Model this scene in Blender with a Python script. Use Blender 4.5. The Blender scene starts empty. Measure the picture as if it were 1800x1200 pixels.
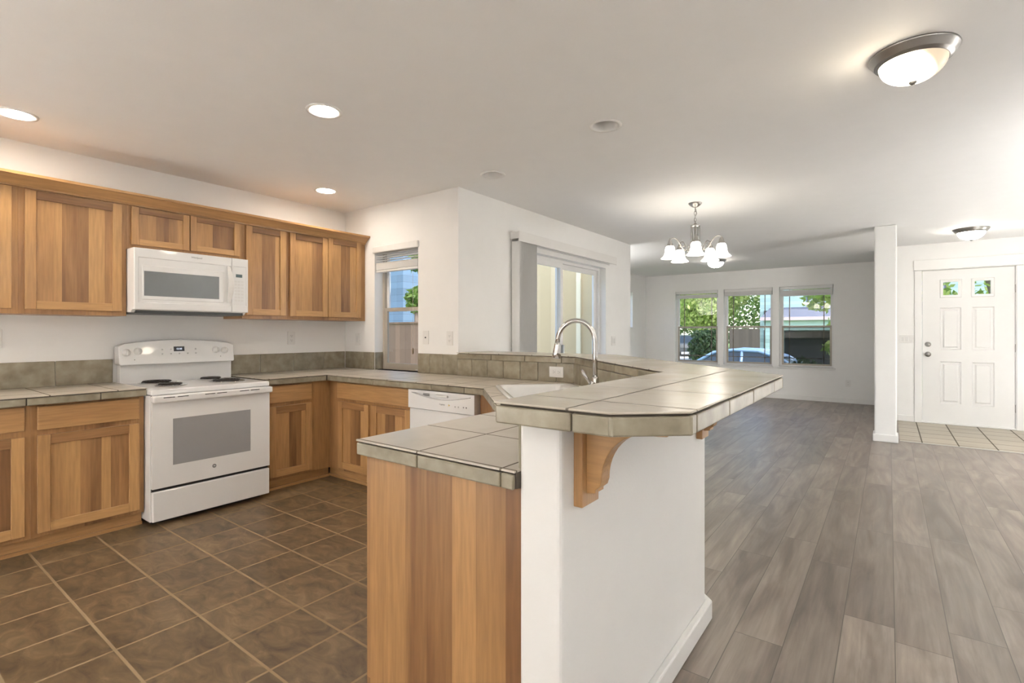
import bpy, bmesh, math, random
from mathutils import Vector, Matrix, noise
R=math.radians
random.seed(7)
S=bpy.context.scene; C=S.collection

# ------------------------------------------------------------ camera, world, sun, exposure
CAMH=1.24
cd=bpy.data.cameras.new('camera'); cam=bpy.data.objects.new('camera',cd); C.objects.link(cam)
cam.location=(0,0,CAMH); cam.rotation_euler=(R(90),0,0.64)
cd.sensor_width=36; cd.lens=890/1800*36; cd.shift_y=-16/1800; cd.clip_start=0.05; cd.clip_end=400
S.camera=cam
S.view_settings.view_transform='Standard'; S.view_settings.look='None'
S.view_settings.gamma=1; S.view_settings.exposure=1.5; S.view_settings.use_curve_mapping=False
W=bpy.data.worlds.new('world'); S.world=W; W.use_nodes=True
wn=W.node_tree; sk=wn.nodes.new('ShaderNodeTexSky'); sk.sky_type='NISHITA'
sk.sun_disc=False; sk.sun_elevation=R(48); sk.sun_rotation=R(150); sk.air_density=1.0; sk.dust_density=1.2
wn.links.new(sk.outputs[0],wn.nodes['Background'].inputs[0]); wn.nodes['Background'].inputs[1].default_value=0.24
sd=bpy.data.lights.new('sun','SUN'); sd.energy=2.4; sd.angle=R(0.6); sd.color=(1,0.95,0.87)
sun=bpy.data.objects.new('sun',sd); C.objects.link(sun); sun.rotation_euler=(R(42),0,R(92)); sun.location=(12,-6,12)
CAN_L=50; DOME_L=22; CHAND_L=4.5; REAR_FILL_L=24; FILL_UP_L=60; FILL_GLOBE_L=30

# ------------------------------------------------------------ helpers
class MB:
    def __init__(s): s.v=[]; s.f=[]; s.m=[]; s.sm=[]
    def add(s,vs,fs,mi=0,smooth=False):
        o=len(s.v); s.v+= [tuple(v) for v in vs]
        for f in fs: s.f.append([i+o for i in f]); s.m.append(mi); s.sm.append(smooth)
        return s
    def box(s,x0,x1,y0,y1,z0,z1,mi=0):
        if x0>x1:x0,x1=x1,x0
        if y0>y1:y0,y1=y1,y0
        if z0>z1:z0,z1=z1,z0
        v=[(x0,y0,z0),(x1,y0,z0),(x1,y1,z0),(x0,y1,z0),(x0,y0,z1),(x1,y0,z1),(x1,y1,z1),(x0,y1,z1)]
        return s.add(v,[(0,3,2,1),(4,5,6,7),(0,1,5,4),(1,2,6,5),(2,3,7,6),(3,0,4,7)],mi)
    def cham(s,x0,x1,y0,y1,z0,z1,b=.003,mi=0):
        # box with chamfered edges
        cx,cy,cz=(x0+x1)/2,(y0+y1)/2,(z0+z1)/2; hx,hy,hz=abs(x1-x0)/2,abs(y1-y0)/2,abs(z1-z0)/2
        b=min(b,hx*.9,hy*.9,hz*.9)
        bm=bmesh.new(); bmesh.ops.create_cube(bm,size=1)
        for v in bm.verts: v.co=Vector((cx+v.co.x*2*hx,cy+v.co.y*2*hy,cz+v.co.z*2*hz))
        bmesh.ops.bevel(bm,geom=bm.edges[:],offset=b,segments=2,affect='EDGES',profile=.5)
        return s.bm(bm,mi)
    def bm(s,bm,mi=0,smooth=False):
        bm.verts.index_update()
        s.add([v.co[:] for v in bm.verts],[[v.index for v in f.verts] for f in bm.faces],mi,smooth); bm.free(); return s
    def prism(s,poly,z0,z1,mi=0):
        n=len(poly); v=[(x,y,z0) for x,y in poly]+[(x,y,z1) for x,y in poly]
        return s.add(v,[list(range(n))[::-1],[n+i for i in range(n)]]+[(i,(i+1)%n,n+(i+1)%n,n+i) for i in range(n)],mi)
    def prismM(s,poly,h0,h1,M,mi=0):
        n=len(poly); v=[M@Vector((x,y,h0)) for x,y in poly]+[M@Vector((x,y,h1)) for x,y in poly]
        return s.add(v,[list(range(n))[::-1],[n+i for i in range(n)]]+[(i,(i+1)%n,n+(i+1)%n,n+i) for i in range(n)],mi)
    def lathe(s,prof,c=(0,0,0),n=32,mi=0,smooth=True,M=None,sq=None):
        M=M or Matrix.Identity(3); c=Vector(c); v=[];f=[]
        for r,z in prof:
            for i in range(n):
                a=2*math.pi*i/n
                v.append(c+M@Vector((r*math.cos(a),r*math.sin(a),z)))
        for j in range(len(prof)-1):
            for i in range(n):
                k=(i+1)%n; f.append((j*n+i,j*n+k,(j+1)*n+k,(j+1)*n+i))
        if prof[0][0]>1e-6: f.append(list(range(n))[::-1])
        if prof[-1][0]>1e-6: f.append([(len(prof)-1)*n+i for i in range(n)])
        return s.add(v,f,mi,smooth)
    def shell(s,prof,c=(0,0,0),n=32,mi=0,M=None):
        M=M or Matrix.Identity(3); c=Vector(c); v=[];f=[]
        for r,z in prof:
            for i in range(n):
                a=2*math.pi*i/n; v.append(c+M@Vector((r*math.cos(a),r*math.sin(a),z)))
        for j in range(len(prof)-1):
            for i in range(n):
                k=(i+1)%n; f.append((j*n+i,j*n+k,(j+1)*n+k,(j+1)*n+i))
        return s.add(v,f,mi,True)
    def tube(s,pts,r,n=12,mi=0,closed=False):
        P=[Vector(p) for p in pts]; rr=r if isinstance(r,(list,tuple)) else [r]*len(P)
        v=[];f=[];up=None;m=len(P)
        for i,p in enumerate(P):
            if closed: t=(P[(i+1)%m]-P[i-1]).normalized()
            else: t=(P[min(i+1,m-1)]-P[max(i-1,0)]).normalized()
            if up is None:
                a=Vector((0,0,1)) if abs(t.z)<.9 else Vector((1,0,0)); up=(a-t*a.dot(t)).normalized()
            else: up=(up-t*up.dot(t)).normalized()
            b=t.cross(up)
            for k in range(n):
                a=2*math.pi*k/n; v.append(p+(up*math.cos(a)+b*math.sin(a))*rr[i])
        for i in range(m if closed else m-1):
            j=(i+1)%m
            for k in range(n):
                l=(k+1)%n; f.append((i*n+k,i*n+l,j*n+l,j*n+k))
        if not closed: f+= [list(range(n))[::-1],[(m-1)*n+k for k in range(n)]]
        return s.add(v,f,mi,True)
    def rings(s,o,u,v,n,loops,mi=0,cap=True,mis=None):
        # loops: (x0,x1,y0,y1,depth) in plane coords; consecutive loops are joined
        o,u,v,n=map(Vector,(o,u,v,n)); vs=[];f=[]
        for (a,b,c,d,h) in loops:
            for (p,q) in ((a,c),(b,c),(b,d),(a,d)): vs.append(o+u*p+v*q+n*h)
        for j in range(len(loops)-1):
            for i in range(4):
                k=(i+1)%4; f.append((j*4+i,j*4+k,(j+1)*4+k,(j+1)*4+i))
        if cap: e=(len(loops)-1)*4; f.append((e,e+1,e+2,e+3))
        return s.add(vs,f,mi)
    def build(s,name,mats,parent=None,bevel=0,seg=2,loc=None):
        me=bpy.data.meshes.new(name)
        off=Vector((0,0,0))
        if parent is not None:
            p=parent
            while p is not None: off+=p.location; p=p.parent
        elif loc is not None: off=Vector(loc)
        me.from_pydata([tuple(Vector(v)-off) for v in s.v],[],s.f)
        if not isinstance(mats,(list,tuple)): mats=[mats]
        for m in mats: me.materials.append(m)
        for p,mi,sm in zip(me.polygons,s.m,s.sm): p.material_index=mi; p.use_smooth=sm
        bm=bmesh.new(); bm.from_mesh(me); bmesh.ops.recalc_face_normals(bm,faces=bm.faces[:]); bm.to_mesh(me); bm.free()
        me.update()
        o=bpy.data.objects.new(name,me); C.objects.link(o)
        if parent is not None: o.parent=parent
        elif loc is not None: o.location=loc
        if bevel:
            md=o.modifiers.new('bevel','BEVEL'); md.width=bevel; md.segments=seg; md.limit_method='ANGLE'; md.angle_limit=R(40)
        return o
def islands(mb):
    par=list(range(len(mb.v)))
    def fd(a):
        while par[a]!=a: par[a]=par[par[a]]; a=par[a]
        return a
    for f in mb.f:
        for q in f[1:]: par[fd(q)]=fd(f[0])
    g={}
    for k,f in enumerate(mb.f): g.setdefault(fd(f[0]),[]).append(k)
    out=[]
    for ks in g.values():
        m=MB(); mp={}
        for k in ks:
            for q in mb.f[k]:
                if q not in mp: mp[q]=len(m.v); m.v.append(mb.v[q])
            m.f.append([mp[q] for q in mb.f[k]]); m.m.append(mb.m[k]); m.sm.append(mb.sm[k])
        out.append(m)
    return out
def build_each(mb,name,mats,parent,**kw): return [m.build(name,mats,parent,**kw) for m in islands(mb)]
def tag(o,label,cat,group=None,kind=None):
    if label: o['label']=label
    if cat: o['category']=cat
    if group: o['group']=group
    if kind: o['kind']=kind
    return o
def thing(name,loc,label,cat,group=None):
    o=bpy.data.objects.new(name,None); C.objects.link(o); o.location=loc; o.empty_display_size=.1
    return tag(o,label,cat,group)
def struct(o,label=None): 
    o['kind']='structure'
    if label: o['label']=label
    return o
def copy_tree(o,parent=None):
    c=o.copy(); C.objects.link(c)
    if parent is not None: c.parent=parent
    for ch in list(o.children): copy_tree(ch,c)
    return c

# ------------------------------------------------------------ materials
def nm(name):
    m=bpy.data.materials.new(name); m.use_nodes=True; t=m.node_tree; return m,t,t.nodes['Principled BSDF'],t.links.new
def N(t,k,**kw):
    n=t.nodes.new('ShaderNode'+k)
    for a,b in kw.items(): setattr(n,a,b)
    return n
def plain(name,col,rough=.5,metal=0,spec=.5,var=0,scale=8,bump=0,bscale=60,coat=0):
    m,t,b,L=nm(name)
    b.inputs['Base Color'].default_value=(*col,1); b.inputs['Roughness'].default_value=rough
    b.inputs['Metallic'].default_value=metal; b.inputs['Specular IOR Level'].default_value=spec; b.inputs['Coat Weight'].default_value=coat
    g=N(t,'NewGeometry')
    nz=N(t,'TexNoise'); nz.inputs['Scale'].default_value=scale; nz.inputs['Detail'].default_value=4; L(g.outputs['Position'],nz.inputs['Vector'])
    mx=N(t,'MixRGB'); v=max(var,.02)
    mx.inputs[1].default_value=(*[c*(1-v) for c in col],1); mx.inputs[2].default_value=(*[min(1,c*(1+v)) for c in col],1)
    L(nz.outputs['Fac'],mx.inputs[0]); L(mx.outputs[0],b.inputs['Base Color'])
    if bump:
        n2=N(t,'TexNoise'); n2.inputs['Scale'].default_value=bscale; n2.inputs['Detail'].default_value=3; L(g.outputs['Position'],n2.inputs['Vector'])
        bp=N(t,'Bump'); bp.inputs['Strength'].default_value=bump; bp.inputs['Distance'].default_value=.01
        L(n2.outputs['Fac'],bp.inputs['Height']); L(bp.outputs[0],b.inputs['Normal'])
    return m
def emis(name,col,st,base=(.9,.88,.84)):
    m,t,b,L=nm(name); b.inputs['Base Color'].default_value=(*base,1); b.inputs['Emission Color'].default_value=(*col,1)
    b.inputs['Emission Strength'].default_value=st; b.inputs['Roughness'].default_value=.4; return m
def wood(name,axis,light=(.50,.285,.115),mid=(.37,.195,.078),dark=(.205,.10,.04),p1=.42,p2=.75):
    m,t,b,L=nm(name)
    g=N(t,'NewGeometry'); tc=N(t,'TexCoord')
    # per-board offset
    cx=N(t,'CombineXYZ'); mu=N(t,'Math',operation='MULTIPLY'); mu.inputs[1].default_value=37.0
    L(g.outputs['Random Per Island'],mu.inputs[0]); L(mu.outputs[0],cx.inputs[0]); L(mu.outputs[0],cx.inputs[1]); L(mu.outputs[0],cx.inputs[2])
    ad=N(t,'VectorMath',operation='ADD'); L(g.outputs['Position'],ad.inputs[0]); L(cx.outputs[0],ad.inputs[1])
    mp=N(t,'Mapping'); sc=[1,1,1]; sc[axis]=.07; mp.inputs['Scale'].default_value=sc; L(ad.outputs[0],mp.inputs['Vector'])
    n1=N(t,'TexNoise'); n1.inputs['Scale'].default_value=9; n1.inputs['Detail'].default_value=3; n1.inputs['Distortion'].default_value=.6; L(mp.outputs[0],n1.inputs['Vector'])
    n2=N(t,'TexNoise'); n2.inputs['Scale'].default_value=90; n2.inputs['Detail'].default_value=5; L(mp.outputs[0],n2.inputs['Vector'])
    # board tone
    r=N(t,'ValToRGB'); r.color_ramp.interpolation='LINEAR'
    e=r.color_ramp.elements; e[0].position=0; e[0].color=(*light,1); e[1].position=1; e[1].color=(*dark,1)
    a=e.new(p1); a.color=(*[c*.95 for c in light],1); a=e.new(p2); a.color=(*mid,1)
    s1=N(t,'Math',operation='MULTIPLY_ADD'); s1.inputs[1].default_value=.95; s1.inputs[2].default_value=-.48; L(n1.outputs['Fac'],s1.inputs[0])
    s2=N(t,'Math',operation='ADD'); s2.use_clamp=True; L(s1.outputs[0],s2.inputs[0]); L(g.outputs['Random Per Island'],s2.inputs[1]); L(s2.outputs[0],r.inputs[0])
    gr=N(t,'MapRange'); gr.inputs['From Min'].default_value=.3; gr.inputs['From Max'].default_value=.7; gr.inputs['To Min'].default_value=.84; gr.inputs['To Max'].default_value=1.1; L(n2.outputs['Fac'],gr.inputs[0])
    mx=N(t,'VectorMath',operation='SCALE'); L(r.outputs[0],mx.inputs[0]); L(gr.outputs[0],mx.inputs['Scale']); L(mx.outputs[0],b.inputs['Base Color'])
    b.inputs['Roughness'].default_value=.38; b.inputs['Coat Weight'].default_value=.12
    bp=N(t,'Bump'); bp.inputs['Strength'].default_value=.05; L(n2.outputs['Fac'],bp.inputs['Height']); L(bp.outputs[0],b.inputs['Normal'])
    return m
def tiled(name,px,py,x0,y0,gw,tilecols,grout,rough=.3,nscale=5,tvar=.12,rot=0,gbump=.5,coat=0,nz_aniso=None,det=6):
    """square tiles in plan on world XY"""
    m,t,b,L=nm(name); g=N(t,'NewGeometry'); sx=N(t,'SeparateXYZ'); L(g.outputs['Position'],sx.inputs[0])
    def ax(out,p,o):
        a=N(t,'Math',operation='SUBTRACT'); L(out,a.inputs[0]); a.inputs[1].default_value=o
        d=N(t,'Math',operation='DIVIDE'); L(a.outputs[0],d.inputs[0]); d.inputs[1].default_value=p
        fl=N(t,'Math',operation='FLOOR'); L(d.outputs[0],fl.inputs[0])
        fr=N(t,'Math',operation='FRACT'); L(d.outputs[0],fr.inputs[0])
        c=N(t,'Math',operation='SUBTRACT'); L(fr.outputs[0],c.inputs[0]); c.inputs[1].default_value=.5
        ab=N(t,'Math',operation='ABSOLUTE'); L(c.outputs[0],ab.inputs[0])
        di=N(t,'Math',operation='MULTIPLY_ADD'); L(ab.outputs[0],di.inputs[0]); di.inputs[1].default_value=-p; di.inputs[2].default_value=p*.5
        return fl,di
    fx,dx=ax(sx.outputs[0],px,x0); fy,dy=ax(sx.outputs[1],py,y0)
    mn=N(t,'Math',operation='MINIMUM'); L(dx.outputs[0],mn.inputs[0]); L(dy.outputs[0],mn.inputs[1])
    gm=N(t,'MapRange'); gm.inputs['From Min'].default_value=gw*.45; gm.inputs['From Max'].default_value=gw*.75; L(mn.outputs[0],gm.inputs[0])
    cm=N(t,'CombineXYZ'); L(fx.outputs[0],cm.inputs[0]); L(fy.outputs[0],cm.inputs[1])
    wh=N(t,'TexWhiteNoise'); L(cm.outputs[0],wh.inputs['Vector'])
    ofs=N(t,'VectorMath',operation='SCALE'); ofs.inputs['Scale'].default_value=9; L(wh.outputs['Color'],ofs.inputs[0])
    ad=N(t,'VectorMath',operation='ADD'); L(g.outputs['Position'],ad.inputs[0]); L(ofs.outputs[0],ad.inputs[1])
    mp=N(t,'Mapping'); mp.inputs['Scale'].default_value=nz_aniso or (1,1,1); L(ad.outputs[0],mp.inputs['Vector'])
    nz=N(t,'TexNoise'); nz.inputs['Scale'].default_value=nscale; nz.inputs['Detail'].default_value=det; nz.inputs['Roughness'].default_value=.62; nz.inputs['Distortion'].default_value=.9; L(mp.outputs[0],nz.inputs['Vector'])
    r=N(t,'ValToRGB'); e=r.color_ramp.elements; k=len(tilecols)
    e[0].position=.28; e[0].color=(*tilecols[0],1); e[1].position=.72; e[1].color=(*tilecols[-1],1)
    for i in range(1,k-1): q=e.new(.28+.44*i/(k-1)); q.color=(*tilecols[i],1)
    L(nz.outputs['Fac'],r.inputs[0])
    tv=N(t,'MapRange'); tv.inputs['To Min'].default_value=1-tvar; tv.inputs['To Max'].default_value=1+tvar; L(wh.outputs['Value'],tv.inputs[0])
    sc=N(t,'VectorMath',operation='SCALE'); L(r.outputs[0],sc.inputs[0]); L(tv.outputs[0],sc.inputs['Scale'])
    mx=N(t,'MixRGB'); mx.inputs[1].default_value=(*grout,1); L(gm.outputs[0],mx.inputs[0]); L(sc.outputs[0],mx.inputs[2]); L(mx.outputs[0],b.inputs['Base Color'])
    rg=N(t,'MapRange'); rg.inputs['To Min'].default_value=.8; rg.inputs['To Max'].default_value=rough; L(gm.outputs[0],rg.inputs[0]); L(rg.outputs[0],b.inputs['Roughness'])
    bp=N(t,'Bump'); bp.inputs['Strength'].default_value=gbump; bp.inputs['Distance'].default_value=.004; L(gm.outputs[0],bp.inputs['Height'])
    bp2=N(t,'Bump'); bp2.inputs['Strength'].default_value=.12; bp2.inputs['Distance'].default_value=.01; L(nz.outputs['Fac'],bp2.inputs['Height']); L(bp.outputs[0],bp2.inputs['Normal']); L(bp2.outputs[0],b.inputs['Normal'])
    b.inputs['Coat Weight'].default_value=coat
    return m
def planks(name):
    m,t,b,L=nm(name); g=N(t,'NewGeometry'); sx=N(t,'SeparateXYZ'); L(g.outputs['Position'],sx.inputs[0])
    def M_(op,a,bv=None,c=None):
        n=N(t,'Math',operation=op)
        for i,x in enumerate((a,bv,c)):
            if x is None: continue
            if isinstance(x,(int,float)): n.inputs[i].default_value=x
            else: L(x,n.inputs[i])
        return n.outputs[0]
    w=.178; ln=1.22
    u=M_('DIVIDE',M_('SUBTRACT',sx.outputs[0],.019),w); col=M_('FLOOR',u)
    wn1=N(t,'TexWhiteNoise',noise_dimensions='1D'); L(col,wn1.inputs['W'])
    v=M_('ADD',M_('DIVIDE',sx.outputs[1],ln),M_('MULTIPLY',wn1.outputs['Value'],5.0)); row=M_('FLOOR',v)
    du=M_('MULTIPLY',M_('SUBTRACT',.5,M_('ABSOLUTE',M_('SUBTRACT',M_('FRACT',u),.5))),w)
    dv=M_('MULTIPLY',M_('SUBTRACT',.5,M_('ABSOLUTE',M_('SUBTRACT',M_('FRACT',v),.5))),ln)
    d=M_('MINIMUM',du,dv)
    gm=N(t,'MapRange'); gm.inputs['From Min'].default_value=.0005; gm.inputs['From Max'].default_value=.0022; L(d,gm.inputs[0])
    cm=N(t,'CombineXYZ'); L(col,cm.inputs[0]); L(row,cm.inputs[1]); wh=N(t,'TexWhiteNoise'); L(cm.outputs[0],wh.inputs['Vector'])
    of=N(t,'VectorMath',operation='SCALE'); of.inputs['Scale'].default_value=20; L(wh.outputs['Color'],of.inputs[0])
    ad=N(t,'VectorMath',operation='ADD'); L(g.outputs['Position'],ad.inputs[0]); L(of.outputs[0],ad.inputs[1])
    mp=N(t,'Mapping'); mp.inputs['Scale'].default_value=(1,.16,1); L(ad.outputs[0],mp.inputs['Vector'])
    n1=N(t,'TexNoise'); n1.inputs['Scale'].default_value=7; n1.inputs['Detail'].default_value=5; n1.inputs['Distortion'].default_value=1.5; L(mp.outputs[0],n1.inputs['Vector'])
    mp2=N(t,'Mapping'); mp2.inputs['Scale'].default_value=(1,.05,1); L(ad.outputs[0],mp2.inputs['Vector'])
    n2=N(t,'TexNoise'); n2.inputs['Scale'].default_value=55; n2.inputs['Detail'].default_value=4; n2.inputs['Distortion'].default_value=.4; L(mp2.outputs[0],n2.inputs['Vector'])
    r=N(t,'ValToRGB'); e=r.color_ramp.elements; e[0].position=.3; e[0].color=(.135,.106,.085,1); e[1].position=.7; e[1].color=(.27,.225,.187,1); L(n1.outputs['Fac'],r.inputs[0])
    k=M_('MULTIPLY',M_('ADD',.84,M_('MULTIPLY',wh.outputs['Value'],.32)),M_('ADD',.55,M_('MULTIPLY',n2.outputs['Fac'],.9)))
    sc=N(t,'VectorMath',operation='SCALE'); L(r.outputs[0],sc.inputs[0]); L(k,sc.inputs['Scale'])
    mx=N(t,'MixRGB'); mx.inputs[1].default_value=(.07,.055,.045,1); L(gm.outputs[0],mx.inputs[0]); L(sc.outputs[0],mx.inputs[2]); L(mx.outputs[0],b.inputs['Base Color'])
    b.inputs['Roughness'].default_value=.36
    rr=N(t,'MapRange'); rr.inputs['To Min'].default_value=.26; rr.inputs['To Max'].default_value=.44; L(n2.outputs['Fac'],rr.inputs[0]); L(rr.outputs[0],b.inputs['Roughness'])
    wv=N(t,'TexWave',wave_type='RINGS'); wv.inputs['Scale'].default_value=14; wv.inputs['Distortion'].default_value=7; wv.inputs['Detail'].default_value=2; L(mp.outputs[0],wv.inputs['Vector'])
    hs=M_('ADD',M_('MULTIPLY',n2.outputs['Fac'],.6),M_('MULTIPLY',wv.outputs['Fac'],.25))
    bp=N(t,'Bump'); bp.inputs['Strength'].default_value=.16; bp.inputs['Distance'].default_value=.004; L(hs,bp.inputs['Height'])
    bp2=N(t,'Bump'); bp2.inputs['Strength'].default_value=.12; bp2.inputs['Distance'].default_value=.002; L(gm.outputs[0],bp2.inputs['Height']); L(bp.outputs[0],bp2.inputs['Normal']); L(bp2.outputs[0],b.inputs['Normal'])
    return m
def clearglass(name,tint=(1,1,1),refl=.07):
    m=bpy.data.materials.new(name); m.use_nodes=True; t=m.node_tree; t.nodes.remove(t.nodes['Principled BSDF']); L=t.links.new
    o=t.nodes['Material Output']; tr=N(t,'BsdfTransparent'); tr.inputs[0].default_value=(*tint,1); gl=N(t,'BsdfGlossy'); gl.inputs['Roughness'].default_value=.02
    lw=N(t,'LayerWeight'); lw.inputs[0].default_value=.5; pw=N(t,'Math',operation='POWER'); pw.inputs[1].default_value=5; L(lw.outputs['Facing'],pw.inputs[0])
    fr=N(t,'Math',operation='MULTIPLY_ADD'); fr.inputs[1].default_value=.9; fr.inputs[2].default_value=.035; L(pw.outputs[0],fr.inputs[0]); mx=N(t,'MixShader'); L(fr.outputs[0],mx.inputs[0]); L(tr.outputs[0],mx.inputs[1]); L(gl.outputs[0],mx.inputs[2]); L(mx.outputs[0],o.inputs[0]); return m
def striped(name,axis,period,col,rough=.6,depth=.5,dark=.8):
    """boards or lap siding: lines repeated along a world axis"""
    m,t,b,L=nm(name); g=N(t,'NewGeometry'); sx=N(t,'SeparateXYZ'); L(g.outputs['Position'],sx.inputs[0])
    d=N(t,'Math',operation='DIVIDE'); L(sx.outputs[axis],d.inputs[0]); d.inputs[1].default_value=period
    fr=N(t,'Math',operation='FRACT'); L(d.outputs[0],fr.inputs[0]); fl=N(t,'Math',operation='FLOOR'); L(d.outputs[0],fl.inputs[0])
    ed=N(t,'MapRange'); ed.inputs['From Min'].default_value=.0; ed.inputs['From Max'].default_value=.07; ed.inputs['To Min'].default_value=dark*.6; ed.inputs['To Max'].default_value=1; L(fr.outputs[0],ed.inputs[0])
    wh=N(t,'TexWhiteNoise',noise_dimensions='1D'); L(fl.outputs[0],wh.inputs['W'])
    v=N(t,'MapRange'); v.inputs['To Min'].default_value=dark; v.inputs['To Max'].default_value=1.1; L(wh.outputs['Value'],v.inputs[0])
    k=N(t,'Math',operation='MULTIPLY'); L(ed.outputs[0],k.inputs[0]); L(v.outputs[0],k.inputs[1])
    sc=N(t,'VectorMath',operation='SCALE'); sc.inputs[0].default_value=col; L(k.outputs[0],sc.inputs['Scale']); L(sc.outputs[0],b.inputs['Base Color'])
    b.inputs['Roughness'].default_value=rough; return m
def foliage(name,c1,c2,c3):
    m,t,b,L=nm(name); g=N(t,'NewGeometry'); r=N(t,'ValToRGB'); e=r.color_ramp.elements
    e[0].color=(*c1,1); e[1].color=(*c3,1); q=e.new(.5); q.color=(*c2,1)
    L(g.outputs['Random Per Island'],r.inputs[0]); L(r.outputs[0],b.inputs['Base Color']); b.inputs['Roughness'].default_value=.5
    tl=N(t,'BsdfTranslucent'); L(r.outputs[0],tl.inputs[0]); mx=N(t,'MixShader'); mx.inputs[0].default_value=.45
    L(b.outputs[0],mx.inputs[1]); L(tl.outputs[0],mx.inputs[2]); L(mx.outputs[0],t.nodes['Material Output'].inputs[0]); return m

PAINT=plain('wall_paint',(.85,.845,.83),.55,var=.01,bump=.04,bscale=120)
CEILP=plain('ceiling_paint',(.87,.87,.865),.7,var=.01,bump=.05,bscale=90)
TRIMW=plain('trim_paint',(.82,.815,.80),.35,var=.01)
WV=wood('wood_vertical',2); WY=wood('wood_along_y',1); WX=wood('wood_along_x',0)
WCAB=wood('cabinet_frame_wood',2,light=(.40,.215,.085),mid=(.32,.165,.066),dark=(.22,.108,.045),p1=.55,p2=.9)
WEND=wood('end_panel_wood',2,light=(.43,.235,.095),mid=(.34,.18,.07),dark=(.19,.088,.034),p1=.35,p2=.75)
TC=[(.27,.235,.165),(.335,.30,.225),(.40,.365,.285)]
TILE_LOW=tiled('counter_tile_sheen',.316,.315,-.8125,1.365,.0055,[(.50,.445,.37),(.56,.505,.43),(.61,.56,.485)],(.15,.125,.09),rough=.28,tvar=.05,nscale=4)  # top lighter than its edge tile: grazing sheen put into the colour
TILE_BAR=tiled('bar_tile_sheen',.31,.31,-.565,1.11,.0065,[(.50,.445,.37),(.56,.505,.43),(.61,.56,.485)],(.16,.14,.11),rough=.25,tvar=.05,nscale=4)  # bar top lightened likewise; ceiling reflection is part of the colour
GROUT=plain('grout',(.10,.08,.06),.8,var=.1)
def tile_edge(name):
    m,t,b,L=nm(name); g=N(t,'NewGeometry')
    of=N(t,'Math',operation='MULTIPLY'); of.inputs[1].default_value=31; L(g.outputs['Random Per Island'],of.inputs[0])
    cx=N(t,'CombineXYZ'); 
    for i in range(3): L(of.outputs[0],cx.inputs[i])
    ad=N(t,'VectorMath',operation='ADD'); L(g.outputs['Position'],ad.inputs[0]); L(cx.outputs[0],ad.inputs[1])
    nz=N(t,'TexNoise'); nz.inputs['Scale'].default_value=14; nz.inputs['Detail'].default_value=6; L(ad.outputs[0],nz.inputs['Vector'])
    r=N(t,'ValToRGB'); e=r.color_ramp.elements; e[0].position=.3; e[0].color=(.20,.170,.115,1); e[1].position=.72; e[1].color=(.35,.315,.235,1); L(nz.outputs['Fac'],r.inputs[0])
    v=N(t,'MapRange'); v.inputs['To Min'].default_value=.9; v.inputs['To Max'].default_value=1.1; L(g.outputs['Random Per Island'],v.inputs[0])
    sc=N(t,'VectorMath',operation='SCALE'); L(r.outputs[0],sc.inputs[0]); L(v.outputs[0],sc.inputs['Scale']); L(sc.outputs[0],b.inputs['Base Color'])
    b.inputs['Roughness'].default_value=.35; return m
TEDGE=tile_edge('glazed_edge_tile')
KFLOOR=tiled('kitchen_floor_tile',.30,.30,-3.024,.66,.009,[(.060,.038,.020),(.12,.078,.040),(.175,.117,.060),(.25,.175,.095)],(.30,.215,.12),rough=.42,nscale=9,tvar=.16,gbump=.25,nz_aniso=(.8,1.5,1),det=8)
EFLOOR=tiled('entry_floor_tile',.3125,.3125,.30,7.40,.010,[(.29,.25,.175),(.36,.31,.225),(.41,.36,.27)],(.10,.08,.055),rough=.3,nscale=3,tvar=.06,nz_aniso=(.5,3,1))
WFLOOR=planks('floor_planks')
ENAM=plain('white_enamel',(.80,.80,.795),.22,var=.01,coat=.3)
PLASW=plain('white_plastic',(.78,.77,.75),.35,var=.01)
DARK=plain('black_gap',(.015,.015,.015),.6)
OVG=plain('oven_window_glass',(.30,.30,.305),.12,var=.03)
MWG=plain('microwave_window_mesh',(.155,.17,.175),.25,var=.03)
DKGRAY=plain('dark_grey_metal',(.06,.065,.065),.4,metal=.3)
COIL=plain('burner_coil',(.035,.03,.027),.5,metal=.4)
CHROME=plain('chrome',(.62,.61,.60),.12,metal=1)
NICKEL=plain('brushed_nickel',(.38,.37,.355),.32,metal=1)
BRONZE=plain('dark_hinge',(.09,.08,.07),.4,metal=.6)
PORC=plain('white_porcelain',(.86,.86,.85),.12,coat=.4,var=.005)
VINYL=plain('white_vinyl',(.80,.80,.79),.35,var=.01)
TAUPE=plain('taupe_vinyl',(.42,.375,.31),.45,var=.02)
BROWNV=plain('bronze_muntin',(.18,.14,.10),.4)
BLIND=plain('blind_slats',(.74,.735,.72),.5,var=.02)
GLASS=clearglass('window_glass')
SCREEN=clearglass('screened_glass',(.62,.62,.62))
LEDW=plain('metal_strip',(.5,.5,.48),.3,metal=.8)

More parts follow.
